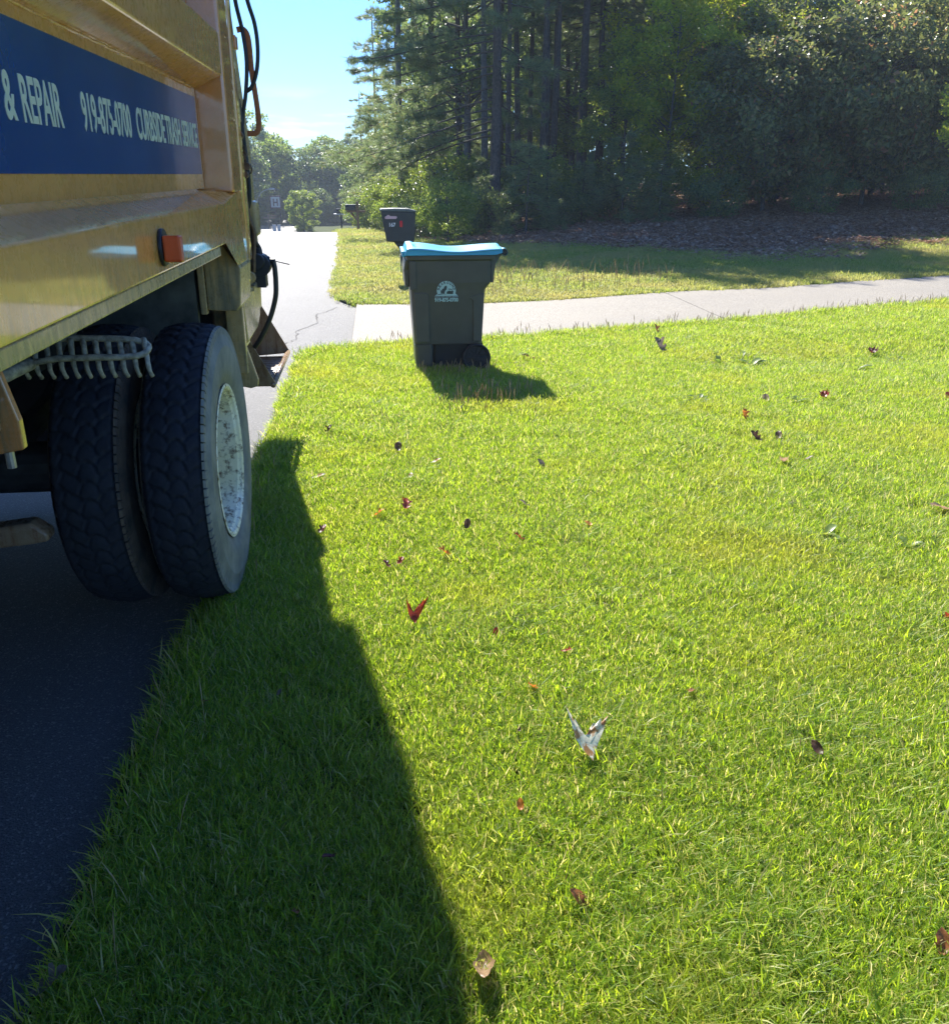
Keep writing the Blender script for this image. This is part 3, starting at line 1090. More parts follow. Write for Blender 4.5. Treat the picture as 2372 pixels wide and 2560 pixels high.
hose("hose", [(-.60, 4.9, 2.70), (-.580, 4.92, 2.42), (-.552, 4.95, 2.29), (-.546, 4.95, 2.18), (-.560, 4.95, 2.08), (-.590, 4.95, 2.01), (-.625, 4.95, 1.985)], .010, M['black'])
hose("strap", [(-.640, 4.95, 2.26), (-.608, 4.95, 2.262), (-.588, 4.95, 2.22), (-.584, 4.95, 2.08), (-.572, 4.95, 1.93), (-.570, 4.95, 1.84), (-.585, 4.95, 1.80), (-.63, 4.95, 1.795)], .014, M['strap'], flat=(.25, 1))
hose("hydraulic_pipe", [(-.655, 4.9, 1.95), (-.648, 4.9, 1.80), (-.640, 4.9, 1.64), (-.640, 4.9, 1.50), (-.655, 4.92, 1.44)], .011, M['frame'])
hose("hydraulic_pipe", [(-.655, 4.9, 1.40), (-.642, 4.9, 1.33), (-.650, 4.9, 1.25), (-.655, 4.92, 1.20)], .013, M['black'])
hose("hose", [(-.645, 4.98, 1.27), (-.625, 5.0, 1.23), (-.622, 5.0, 1.19)], .012, M['black'])
hose("lever_arm", [(-.655, 4.86, 1.52), (-.648, 4.86, 1.40), (-.630, 4.88, 1.32), (-.640, 4.88, 1.22), (-.650, 4.88, 1.12)], .020, M['chain'], flat=(.5, 1))
bm = bmesh.new()
cyl(bm, (-.662, 4.80, 1.10), .030, .05, 'Y', 16)
cyl(bm, (-.662, 4.76, 1.10), .014, .05, 'Y', 10)
box(bm, -.70, -.64, 4.77, 4.83, 1.035, 1.06)
part("pivot_pin", bm, M['dirty_yellow'])
bm = bmesh.new()
prev = None
for i in range(16):
    t = i / 15
    c = Vector((-.660 + .028 * math.sin(t * 4), 4.80, 1.78 - t * .21))
    pts = []
    for k_ in range(10):
        a = 2 * math.pi * k_ / 10
        v_ = Vector((.0075 * math.cos(a), 0, .0125 * math.sin(a)))
        if i % 2:
            v_ = Vector((0, v_.x, v_.z))
        pts.append(c + v_)
    tube(bm, pts, .0026, 5, closed=True)
ch = part("chain", bm, M['chain'], smooth=True)
ch['kind'] = 'stuff'
for zc_, xx in ((1.60, -.640), (1.78, -.65)):
    bm = bmesh.new()
    cyl(bm, (xx, 4.80, zc_), .018, .05, 'Y', 12)
    part("latch_pin", bm, M['chain'])
bm = bmesh.new()
cyl(bm, (-.628, 4.815, 1.64), .018, .05, 'Y', 12)
tube(bm, [Vector((-.628 + .018 * math.cos(a), 4.84, 1.625 + .022 * math.sin(a))) for a in np.linspace(0, 6.28, 13)[:-1]], .004, 6, closed=True)
part("latch_hook", bm, M['chain'])
for (za, zb, xa, ya) in ((1.84, 2.0, -.640, 4.78), (2.16, 2.22, -.628, 4.80), (1.36, 1.47, -.645, 4.82)):
    bm = bmesh.new()
    box(bm, xa - .05, xa, ya, ya + .06, za, zb)
    part("hinge_lug", bm, M['orange'] if za > 2 else M['dirty_yellow'], bevel=.006)

# ------------------------------------------------------------------ rake hooked under the truck's hem
RK = thing("garden_rake", (-.8, 2.5, 1.12), "mud caked steel bow rake hanging under the yellow truck body in front of the tyre", "rake")
bm = bmesh.new()
ry = 2.50
loop = smooth_path([(-.96, ry, 1.178), (-.86, ry + .01, 1.184), (-.75, ry, 1.183), (-.665, ry, 1.177), (-.634, ry, 1.163), (-.634, ry - .03, 1.150), (-.665, ry - .05, 1.142), (-.75, ry - .055, 1.142), (-.86, ry - .05, 1.140), (-.93, ry - .05, 1.128)], 5)
tube(bm, loop, .0085, 8, jitter=.12)
from_bm("rake_frame", bm, M['rake_metal'], RK, smooth=True)
for i in range(11):
    x = -.955 + i * .0322
    bm = bmesh.new()
    tube(bm, smooth_path([(x - .012, ry + .005, 1.180), (x - .004, ry - .02, 1.150), (x + .004, ry - .045, 1.11), (x + .008, ry - .035, 1.085)], 3), [.0085, .0085, .0078, .0075, .0072, .0068, .0064, .006, .0058, .0065], 7, jitter=.15)
    from_bm("tine", bm, M['rake_metal'], RK, smooth=True)
bm = bmesh.new()
tube(bm, [(-.93, ry - .05, 1.128), (-1.0, ry - .2, 1.105)], [.016, .021], 10)
from_bm("socket", bm, M['rake_metal'], RK, smooth=True)
bm = bmesh.new()
tube(bm, [(-.99, ry - .18, 1.108), (-1.28, ry - .85, 1.02)], .019, 10)
from_bm("handle", bm, M['wood_handle'], RK, smooth=True)

# ------------------------------------------------------------------ wheelie bin
BN = thing("wheelie_bin", (.6, 7.85, 0), "dark olive wheeled trash bin with blue wavy lid on the lawn by the driveway", "trash bin")
M['olive'] = simple("olive grey bin plastic", (.070, .070, .056), .42, var=.12, scale=8, bump=.05)
M['lid_blue'] = simple("sky blue lid plastic", (.045, .37, .58), .38, var=.06, scale=6, bump=.04)
M['bin_black'] = simple("black wheel plastic", (.012, .012, .014), .5, var=.2)
M['print'] = simple("pale mint print", (.42, .62, .58), .5, var=.03, bump=0)
M['print_dark'] = simple("dark emblem print", (.03, .045, .04), .5, var=.03, bump=0)
def rrect(x0, x1, y0, y1, r, z, n=4):
    out = []
    for cx_, cy_, a0 in ((x1 - r, y1 - r, 0), (x0 + r, y1 - r, 90), (x0 + r, y0 + r, 180), (x1 - r, y0 + r, 270)):
        for k_ in range(n + 1):
            a = math.radians(a0 + 90 * k_ / n)
            out.append((cx_ + r * math.cos(a), cy_ + r * math.sin(a), z))
    return out
def loft(bm, rings, cap0=True, cap1=True):
    R_ = [[bm.verts.new(p) for p in r] for r in rings]
    for A, B in zip(R_[:-1], R_[1:]):
        n = len(A)
        for i in range(n):
            bm.faces.new((A[i], A[(i + 1) % n], B[(i + 1) % n], B[i]))
    if cap0: bm.faces.new(R_[0][::-1])
    if cap1: bm.faces.new(R_[-1])
bm = bmesh.new()
yN, yF = 7.54, 8.12
loft(bm, [rrect(.292, .872, yN + .035, yF - .035, .04, .235), rrect(.280, .884, yN + .022, yF - .022, .04, .45), rrect(.268, .896, yN + .010, yF - .010, .04, .690),
          rrect(.262, .945, yN + .004, yF - .004, .04, .752), rrect(.255, .948, yN, yF, .04, .935), rrect(.238, .975, yN - .018, yF + .018, .04, .940), rrect(.236, .977, yN - .020, yF + .020, .04, .978)])
body = from_bm("body", bm, M['olive'], BN, bevel=.006)
bm = bmesh.new()
loft(bm, [rrect(.302, .445, yN + .045, yF - .045, .03, .006), rrect(.292, .450, yN + .036, yF - .036, .03, .234)])
from_bm("front_foot", bm, M['olive'], BN, bevel=.005)
bm = bmesh.new()
loft(bm, [rrect(.452, .84, yN + .11, yF - .11, .03, .03), rrect(.452, .865, yN + .10, yF - .10, .03, .234)])
from_bm("axle_recess", bm, M['bin_black'], BN)
# moulded panels on the side
for (x0, x1, z0, z1) in ((.305, .420, .26, .66),):
    bm = bmesh.new()
    prism(bm, [(x0, z0), (x1, z0), (x1 - .002, z1), (x1 - .03, z1 + .014), (x0 - .012, z1 + .014)], yN + .004, yN + .03)
    from_bm("moulded_panel", bm, M['olive'], BN, bevel=.006)
bm = bmesh.new()
prism(bm, [(.795, .26), (.868, .26), (.888, .665), (.83, .66), (.76, .628), (.79, .60)], yN + .008, yN + .03)
from_bm("moulded_panel", bm, M['olive'], BN, bevel=.006)
bm = bmesh.new()
prism(bm, [(.262, .70), (.318, .70), (.316, .935), (.258, .935)], yN - .008, yN + .03)
from_bm("corner_rib", bm, M['olive'], BN, bevel=.006)
bm = bmesh.new()
loft(bm, [rrect(.225, .262, yN + .04, yF - .04, .01, .72), rrect(.215, .262, yN + .04, yF - .04, .01, .86), rrect(.228, .262, yN + .02, yF - .02, .01, .935)])
from_bm("lift_bar_pocket", bm, M['olive'], BN, bevel=.004)
for yy in (yN + .03, yF - .06):
    bm = bmesh.new()
    prism(bm, [(.945, .75), (.965, .75), (.985, .90), (1.04, .985), (1.00, 1.0), (.945, .97)], yy, yy + .03)
    from_bm("handle_bracket", bm, M['olive'], BN, bevel=.004)
bm = bmesh.new()
cyl(bm, (1.052, (yN + yF) / 2, 1.000), .024, yF - yN + .04, 'Y', 18)
from_bm("handle_bar", bm, M['bin_black'], BN, bevel=.003)
# wavy lid
nx, ny = 36, 14
LX = np.linspace(.222, 1.035, nx)
LY = np.linspace(yN - .028, yF + .028, ny)
bm = bmesh.new()
top = []
for i, x in enumerate(LX):
    row = []
    t = i / (nx - 1)
    for j, y in enumerate(LY):
        s_ = j / (ny - 1)
        ridge = .5 + .5 * math.cos(2 * math.pi * (t * 1.15 - .12))
        inner = 1 if 1 < j < ny - 2 else 0
        z = 1.008 + .028 * ridge * (1 - .35 * t)
        z += .012 * inner * (.5 + .5 * math.cos(2 * math.pi * (t * 1.0 - .15))) + .012 * inner
        z -= .016 * math.sin(s_ * math.pi * 2) ** 2 * inner * (1 if t > .1 else 0)
        z -= .05 * max(0, (.03 - t) / .03)
        row.append(bm.verts.new((x, y, z)))
    top.append(row)
for i in range(nx - 1):
    for j in range(ny - 1):
        bm.faces.new((top[i][j], top[i + 1][j], top[i + 1][j + 1], top[i][j + 1]))
def bott(v_): return bm.verts.new((v_.co.x, v_.co.y, .979 if v_.co.x < .98 else .979 + (v_.co.x - .98) * .3))
for j in (0, ny - 1):
    lo = [bott(top[i][j]) for i in range(nx)]
    for i in range(nx - 1):
        bm.faces.new((top[i][j], top[i + 1][j], lo[i + 1], lo[i]))
lo0 = [bott(top[0][j]) for j in range(ny)]
lo1 = [bott(top[-1][j]) for j in range(ny)]
for j in range(ny - 1):
    bm.faces.new((top[0][j], lo0[j], lo0[j + 1], top[0][j + 1]))
    bm.faces.new((top[-1][j], top[-1][j + 1], lo1[j + 1], lo1[j]))
bmesh.ops.remove_doubles(bm, verts=bm.verts[:], dist=.0005)
lid = from_bm("lid", bm, M['lid_blue'], BN, bevel=.004)
lid.data.shade_smooth()
bm = bmesh.new()
pts = [(x, yN - .031, 1.000 + .022 * (.5 + .5 * math.cos(2 * math.pi * ((x - .222) / .813 * 1.1 - .12)))) for x in np.linspace(.24, 1.02, 30)]
tube(bm, pts, .005, 6)
from_bm("lid_rib", bm, M['lid_blue'], lid, smooth=True)
bm = bmesh.new()
loft(bm, [rrect(.205, .24, yN + .02, yF - .02, .012, .965), rrect(.200, .24, yN + .02, yF - .02, .012, 1.01)])
from_bm("lid_lip", bm, M['lid_blue'], lid, bevel=.004)
for ya_, yb_ in ((yN - .01, yN + .06), (yF - .06, yF + .01)):
    bm = bmesh.new()
    tube(bm, [(1.052, y, 1.000) for y in np.linspace(ya_, yb_, 3)], .031, 18, caps=False)
    from_bm("lid_hinge", bm, M['lid_blue'], lid, smooth=True)
for yy in (yN + .01, yF - .01):
    bm = bmesh.new()
    sgn = -1 if yy < 7.8 else 1
    c_ = (.822, yy, .122)
    prof = []
    nseg = 40
    rings = []
    for (dy, r_w) in ((.03 * -sgn, .118), (.028 * sgn, .121), (.034 * sgn, .115), (.030 * sgn, .098), (.012 * sgn, .094)):
        rings.append([bm.verts.new((c_[0] + r_w * math.cos(2 * math.pi * k_ / nseg), c_[1] + dy, c_[2] + r_w * math.sin(2 * math.pi * k_ / nseg))) for k_ in range(nseg)])
    for A, B in zip(rings[:-1], rings[1:]):
        for k_ in range(nseg):
            bm.faces.new((A[k_], A[(k_ + 1) % nseg], B[(k_ + 1) % nseg], B[k_]))
    bm.faces.new(rings[0])
    bm.faces.new(rings[-1])
    wh = from_bm("wheel", bm, M['bin_black'], BN, bevel=.002)
    for k_ in range(12):
        a = 2 * math.pi * k_ / 12
        bm = bmesh.new()
        u_ = Vector((math.cos(a), 0, math.sin(a)))
        p0 = Vector(c_) + Vector((0, .018 * sgn, 0))
        tube(bm, [p0 + u_ * .02, p0 + u_ * .098], .0055, 6)
        from_bm("spoke", bm, M['bin_black'], wh)
    bm = bmesh.new()
    cyl(bm, (c_[0], c_[1] + .022 * sgn, c_[2]), .026, .03, 'Y', 16)
    from_bm("hub_cap", bm, M['bin_black'], wh, bevel=.003)
bm = bmesh.new()
cyl(bm, (.822, 7.83, .122), .010, .56, 'Y', 10)
from_bm("axle", bm, M['steel'], BN)
# printed emblem on the side (the wall leans very slightly; print sits just proud of it)
EC = Vector((.262 + .295, yN - .0005, .640))       # centre of the half-disc base line
yv = yN + .0085
def fan(name, pts, mat, parent, y):
    bm = bmesh.new()
    prism(bm, pts, y, y + .001)
    return from_bm(name, bm, mat, parent)
cxE, czE, rE = .566, .678, .080
pts = [(cxE - .096, .648), (cxE + .098, .648), (cxE + .075, .668)]
pts += [(cxE + rE * math.cos(a), .690 + rE * math.sin(a)) for a in np.linspace(-.15, math.pi + .15, 22)]
pts += [(cxE - .073, .668)]
emb = fan("emblem", pts, M['print'], BN, yN + .0015)
word = "SEAROUND"
for i, chh in enumerate(word):
    a = math.pi * (.93 - .86 * i / (len(word) - 1))
    r0 = rE - .024
    c0 = Vector((cxE + r0 * math.cos(a), yN + .0004, .690 + r0 * math.sin(a)))
    up = Vector((math.cos(a), 0, math.sin(a)))
    ri = Vector((math.sin(a), 0, -math.cos(a)))
    text_mesh(chh, .02, M['print_dark'], "lettering", emb, c0 - ri * .009, ri, up, fitw=(.018, .022), bold=.0006)
# house and truck silhouettes on the emblem
fan("emblem_drawing", [(cxE - .047, .668), (cxE - .048, .695), (cxE - .036, .694), (cxE - .036, .706), (cxE - .022, .708), (cxE - .018, .722), (cxE - .002, .734), (cxE + .006, .722), (cxE + .002, .700), (cxE - .010, .690), (cxE - .016, .668)], M['print_dark'], emb, yN + .0008)
fan("emblem_drawing", [(cxE + .002, .664), (cxE + .004, .684), (cxE + .014, .686), (cxE + .018, .708), (cxE + .048, .704), (cxE + .052, .690), (cxE + .060, .688), (cxE + .056, .662)], M['print_dark'], emb, yN + .0009)
fan("emblem_drawing", [(cxE + .018, .690), (cxE + .020, .702), (cxE + .030, .701), (cxE + .030, .689)], M['print'], emb, yN + .0002)
fan("emblem_drawing", [(cxE + .034, .688), (cxE + .034, .700), (cxE + .046, .698), (cxE + .046, .688)], M['print'], emb, yN + .0002)
fan("emblem_drawing", [(cxE - .09, .654), (cxE - .06, .664), (cxE - .02, .667), (cxE + .01, .658), (cxE - .02, .662), (cxE - .06, .658)], M['print_dark'], emb, yN + .0007)
bm = bmesh.new()
for i in range(30):
    x = cxE - .098 + i * .0066
    if i in (7, 13, 21):
        continue
    box(bm, x, x + .0048, yN + .0012, yN + .0022, .6375, .6425)
o = from_bm("fine_print", bm, M['print'], BN)
o['kind'] = 'stuff'
text_mesh("919-875-0700", .03, M['print'], "phone_lettering", BN, (cxE - .099, yN + .0015, .598), (1, 0, 0), (0, 0, 1), fitw=(.198, .034), bold=.0012)

# ------------------------------------------------------------------ mailboxes
MB = thing("mailbox", (.42, 14.4, float(T(.42, 14.4))), "large dark green plastic mailbox with number 167 and a red flag behind the bin", "mailbox")
M['mb_green'] = simple("dark green mailbox plastic", (.020, .030, .028), .45, var=.15, scale=12, bump=.1)
M['mb_cap'] = simple("weathered grey green cap", (.10, .13, .12), .4, var=.2)
M['flag'] = simple("red flag plastic", (.62, .015, .02), .4, var=.05)
M['sticker'] = simple("faded pink sticker", (.62, .40, .38), .6, var=.1)
M['digit'] = simple("white digits", (.75, .75, .7), .5, var=.02)
yb0 = 14.28
bm = bmesh.new()
prism(bm, [(.155, .63), (.575, .605), (.598, .76), (.612, 1.065), (.075, 1.085), (.105, .92)], yb0, yb0 + .33)
mb = from_bm("mailbox_body", bm, M['mb_green'], MB, bevel=.018, seg=3)
bm = bmesh.new()
prism(bm, [(.060, 1.080), (.618, 1.063), (.616, 1.085), (.50, 1.112), (.28, 1.118), (.075, 1.112)], yb0 - .008, yb0 + .338)
from_bm("top_cap", bm, M['mb_cap'], MB, bevel=.02, seg=3)
bm = bmesh.new()
prism(bm, [(.470, 1.04), (.476, 1.04), (.476, 1.122), (.470, 1.122)], yb0 - .012, yb0 + .342)
from_bm("seam_rib", bm, M['mb_green'], MB)
bm = bmesh.new()
prism(bm, [(.128, .766), (.600, .762), (.600, .770), (.127, .774)], yb0 - .005, yb0)
from_bm("seam_rib", bm, M['mb_green'], MB)
bm = bmesh.new()
prism(bm, [(.26, .625), (.575, .604), (.585, .50), (.60, .40), (.60, -.02), (.40, -.02), (.375, .40), (.35, .52)], yb0 + .04, yb0 + .29)
from_bm("pedestal", bm, M['mb_green'], MB, bevel=.015)
bm = bmesh.new()
box(bm, .362, .374, yb0 + .05, yb0 + .28, .16, .42)
from_bm("paper_slot", bm, M['mb_cap'], MB, bevel=.003)
bm = bmesh.new()
prism(bm, [(.365, .845), (.405, .845), (.408, .925), (.398, .938), (.372, .938), (.362, .925)], yb0 - .018, yb0 - .006)
fl = from_bm("flag", bm, M['flag'], MB, bevel=.004)
bm = bmesh.new()
cyl(bm, (.385, yb0 - .010, .862), .012, .02, 'Y', 12)
from_bm("pivot", bm, M['flag'], fl)
bm = bmesh.new()
prism(bm, [(.145, .965), (.31, .965), (.328, .985), (.318, 1.005), (.225, 1.006), (.205, 1.022), (.178, 1.024), (.165, 1.006), (.148, 1.004), (.138, .985)], yb0 - .003, yb0 + .001)
from_bm("sticker", bm, M['sticker'], MB)
text_mesh("167", .06, M['digit'], "digits", MB, (.205, yb0 - .002, .850), (1, 0, 0), (0, 0, 1), fitw=(.095, .060), bold=.0015)

M['cedar'] = simple("weathered wood post", (.24, .16, .10), .85, var=.35, scale=20, bump=.5)
M['far_dark'] = simple("dark painted metal", (.03, .032, .033), .4, var=.2)
z2 = float(T(-.78, 39.5))
W2 = thing("wooden_post_mailbox", (-.76, 39.5, z2), "small black mailbox on a wooden cross post beside the far verge", "mailbox")
bm = bmesh.new()
box(bm, -.80, -.70, 39.45, 39.55, z2 - .05, z2 + 1.22)
from_bm("post", bm, M['cedar'], W2)
bm = bmesh.new()
box(bm, -1.22, -.42, 39.46, 39.54, z2 + .78, z2 + .86)
tube(bm, [(-1.05, 39.5, z2 + .78), (-.80, 39.5, z2 + .50)], .04, 4)
from_bm("cross_arm", bm, M['cedar'], W2)
bm = bmesh.new()
prism(bm, [(z_, w_) for z_, w_ in ((39.36, z2 + .865), (39.64, z2 + .865), (39.64, z2 + 1.02), (39.58, z2 + 1.10), (39.42, z2 + 1.10), (39.36, z2 + 1.02))], -1.26, -.81, 'X')
from_bm("mailbox_body", bm, M['far_dark'], W2, bevel=.01)
z3 = float(T(-2.0, 52))
W3 = thing("distant_mailbox", (-1.9, 52, z3), "black mailbox with pale shelf under it left of the wooden post mailbox", "mailbox")
bm = bmesh.new()
box(bm, -1.95, -1.85, 51.95, 52.05, z3 - .05, z3 + 1.0)
from_bm("post", bm, M['far_dark'], W3)
bm = bmesh.new()
prism(bm, [(51.86, z3 + 1.0), (52.14, z3 + 1.0), (52.14, z3 + 1.16), (52.07, z3 + 1.25), (51.93, z3 + 1.25), (51.86, z3 + 1.16)], -2.15, -1.65, 'X')
from_bm("mailbox_body", bm, M['far_dark'], W3)
bm = bmesh.new()
box(bm, -2.3, -1.7, 51.8, 52.2, z3 + .96, z3 + .995)
from_bm("shelf", bm, M['digit'], W3)

# ------------------------------------------------------------------ distant street lamp, hoop, signs
zl = float(T(-13.6, 110))
M['galv'] = simple("galvanised steel", (.45, .47, .48), .5, metal=.4, var=.15)
LP = thing("street_lamp", (-13.6, 110, zl), "grey street lamp with a curved arm in front of the distant trees", "street lamp")
bm = bmesh.new()
tube(bm, [(-13.6, 110, zl), (-13.6, 110, -1.3)], [.16, .11], 10)
from_bm("pole", bm, M['galv'], LP)
bm = bmesh.new()
tube(bm, smooth_path([(-13.6, 110, -1.35), (-13.4, 110, -.85), (-12.9, 110, -.25), (-12.3, 110, .0), (-11.9, 110, .05)], 4), .06, 8)
from_bm("arm", bm, M['galv'], LP)
bm = bmesh.new()
loft(bm, [rrect(-12.1, -11.45, 109.86, 110.14, .1, -.02), rrect(-12.1, -11.45, 109.86, 110.14, .1, .10), rrect(-12.0, -11.6, 109.92, 110.08, .06, .17)])
from_bm("lamp_head", bm, M['galv'], LP)
zb = float(T(-10.8, 108))
BH = thing("basketball_hoop", (-10.8, 108, zb), "basketball hoop with a white backboard far down the road", "basketball hoop")
M['board'] = simple("white backboard", (.62, .62, .62), .5, var=.03)
M['brown_frame'] = simple("dull red brown frame", (.14, .05, .035), .6)
bm = bmesh.new()
box(bm, -11.9, -10.65, 107.95, 108.0, -2.0, -.62)
bd = from_bm("backboard", bm, M['board'], BH)
bm = bmesh.new()
for a, b_, c_, d_ in ((-11.9, -10.65, -.74, -.62), (-11.9, -10.65, -2.0, -1.88), (-11.9, -11.78, -1.88, -.74), (-10.77, -10.65, -1.88, -.74), (-11.55, -11.42, -1.75, -.95), (-11.13, -11.0, -1.75, -.95), (-11.42, -11.13, -1.42, -1.28)):
    box(bm, a, b_, 107.93, 107.95, c_, d_)
from_bm("border", bm, M['brown_frame'], bd)
bm = bmesh.new()
tube(bm, [Vector((-11.28 + .23 * math.cos(a), 107.65 + .23 * math.sin(a), -1.95)) for a in np.linspace(0, 6.28, 17)[:-1]], .025, 6, closed=True)
from_bm("rim", bm, M['brown_frame'], BH)
bm = bmesh.new()
tube(bm, [(-10.9, 109, zb), (-10.9, 109, -1.6), (-11.2, 108.05, -1.2)], .07, 8)
from_bm("pole", bm, M['far_dark'], BH)
for (x, w_, lab) in ((-9.9, .35, "left one of two small white yard signs at the road crest"), (-9.45, .32, "right one of two small white yard signs at the road crest")):
    zs = float(T(x, 92))
    SG = thing("yard_sign", (x, 92, zs), lab, "sign", "small white signs beyond the crest")
    bm = bmesh.new()
    box(bm, x - w_ / 2, x + w_ / 2, 92, 92.03, -3.60, -2.95)
    from_bm("panel", bm, M['board'], SG)
    bm = bmesh.new()
    box(bm, x - .03, x + .03, 92.03, 92.08, zs, -3.3)
    from_bm("stake", bm, M['galv'], SG)
zs = float(T(-11.3, 100))
CP = thing("cross_post", (-11.3, 100, zs), "pale wooden cross shaped post under the distant basketball hoop", "post")
bm = bmesh.new()
box(bm, -11.38, -11.22, 100, 100.1, zs, -2.3)
from_bm("upright", bm, M['cedar'], CP)
bm = bmesh.new()
box(bm, -11.8, -10.6, 99.95, 100, -2.75, -2.6)
box(bm, -11.2, -10.5, 99.94, 99.99, -2.5, -2.4)
from_bm("cross_arm", bm, M['cedar'], CP)

# ------------------------------------------------------------------ trees
def tube_np(pts, radii, seg=6):
    pts = np.asarray(pts, float)
    d = np.gradient(pts, axis=0)
    d /= np.linalg.norm(d, axis=1)[:, None] + 1e-9
    ref = np.where(np.abs(d[:, 2:3]) > .9, [[1, 0, 0]], [[0, 0, 1]])
    a = np.cross(d, ref)
    a /= np.linalg.norm(a, axis=1)[:, None] + 1e-9
    b = np.cross(d, a)
    t = np.linspace(0, 2 * np.pi, seg, endpoint=False)
    r = np.asarray(radii)[:, None, None]
    V = pts[:, None] + r * (np.cos(t)[None, :, None] * a[:, None] + np.sin(t)[None, :, None] * b[:, None])
    n = len(pts)
    i = np.arange(n * seg).reshape(n, seg)
    j = np.roll(i, -1, 1)
    Fq = np.stack([i[:-1].ravel(), j[:-1].ravel(), j[1:].ravel(), i[1:].ravel()], 1)
    return V.reshape(-1, 3), Fq

class Acc:
    def __init__(s): s.V, s.F, s.n = [], [], 0
    def add(s, V, Fq):
        s.V.append(V); s.F.append(Fq + s.n); s.n += len(V)
    def mesh(s, name, mat, smooth=False):
        return np_mesh(name, np.concatenate(s.V), np.concatenate(s.F), mat, smooth)

def tufts(C, D, r, L=.2, nn=22, w=.009):
    """needle tufts: thin triangles, as quads with a tiny tip"""
    n = len(C)
    d = D[:, None, :] * 1.0 + r.normal(0, .62, (n, nn, 3))
    d /= np.linalg.norm(d, axis=2)[..., None]
    ll = L * r.uniform(.65, 1.15, (n, nn, 1))
    s = np.cross(d, r.normal(size=(n, nn, 3)))
    s /= np.linalg.norm(s, axis=2)[..., None] + 1e-9
    c = C[:, None, :] + D[:, None, :] * r.uniform(-.10, .03, (n, nn, 1))
    tip = c + d * ll + np.array([0, 0, -.02])
    V = np.stack([c - s * w * .5, c + s * w * .5, tip], 2).reshape(-1, 3)
    F_ = np.arange(n * nn * 3).reshape(-1, 3)
    return V, F_

def pine(seed, h, r0, zlow, reach, nl_, bias=None, tuft_per=34, L=.2, nn=20, w=.009, dead=0):
    r = np.random.default_rng(seed)
    tr, lim = Acc(), Acc()
    zz = np.linspace(-.15, h, 16)
    lean = r.normal(0, .012, 2)
    px = lean[0] * zz + .03 * np.sin(zz * .7 + seed)
    py = lean[1] * zz + .03 * np.cos(zz * .6 + seed)
    rad = r0 * (1 - .82 * np.clip(zz / h, 0, 1)) + r0 * .35 * np.exp(-np.clip(zz, 0, 9) * 3)
    tr.add(*tube_np(np.stack([px, py, zz], 1), rad, 12))
    C, D = [], []
    for i in range(nl_):
        z = zlow + (h - zlow) * ((i + r.uniform(0, .8)) / nl_) ** 1.0
        az = r.uniform(0, 2 * np.pi)
        f = 1 - (z - zlow) / (h - zlow + .01)
        Lb = reach * (.25 + .75 * f ** .7) * r.uniform(.7, 1.05)
        if bias is not None:
            if r.uniform() < .62:
                az = r.normal(bias[0], .85)
            Lb *= 1 + .55 * math.cos(az - bias[0])
        t = np.linspace(0, 1, 9)
        dirv = np.array([math.cos(az), math.sin(az), 0])
        bend = r.normal(0, .12)
        side = np.array([-dirv[1], dirv[0], 0])
        zc = (.10 - .30 * f) * t - .26 * t ** 2 + .16 * t ** 4
        base = np.array([np.interp(z, zz, px), np.interp(z, zz, py), z])
        P = base + np.outer(t * Lb, dirv) + np.outer(np.sin(t * 2.2) * bend * Lb, side)
        P[:, 2] += zc * Lb
        lim.add(*tube_np(P, r0 * .15 * (1 - .85 * t) * (.4 + .6 * f) + .005, 5))
        if r.uniform() < dead:
            continue
        for q in range(int(5 + Lb * 3.2)):
            s = r.uniform(.28, 1)
            k_ = s * 8
            a_ = int(min(k_, 7))
            p0 = P[a_] + (P[a_ + 1] - P[a_]) * (k_ - a_)
            ang = r.choice([-1, 1]) * r.uniform(.4, 1.1)
            dd = dirv * math.cos(ang) + side * math.sin(ang) + np.array([0, 0, r.uniform(-.25, .25)])
            l2 = r.uniform(.35, .95) * (1.15 - .5 * s) * (.6 + .4 * f) * min(1.3, Lb / 2.5 + .3)
            t2 = np.linspace(0, 1, 4)
            P2 = p0 + np.outer(t2 * l2, dd)
            P2[:, 2] += -.12 * l2 * t2 + .12 * l2 * t2 ** 2
            lim.add(*tube_np(P2, .009 * (1 - .7 * t2), 4))
            nt = max(2, int(l2 * tuft_per / 3.2))
            for u in r.uniform(.25, 1.05, nt):
                C.append(p0 + dd * l2 * u + r.normal(0, .04, 3) + np.array([0, 0, -.12 * l2 * u + .12 * l2 * u * u]))
                D.append(dd * .7 + np.array([0, 0, r.uniform(-.1, .45)]) + r.normal(0, .3, 3))
        C.append(P[-1]); D.append(dirv)
    C, D = np.array(C), np.array(D)
    D /= np.linalg.norm(D, axis=1)[:, None]
    V, F_ = tufts(C, D, r, L, nn, w)
    return tr.mesh("pine trunk", M['bark'], True), lim.mesh("pine limbs", M['bark'], True), np_mesh("pine crown", V, F_, M['needles'])

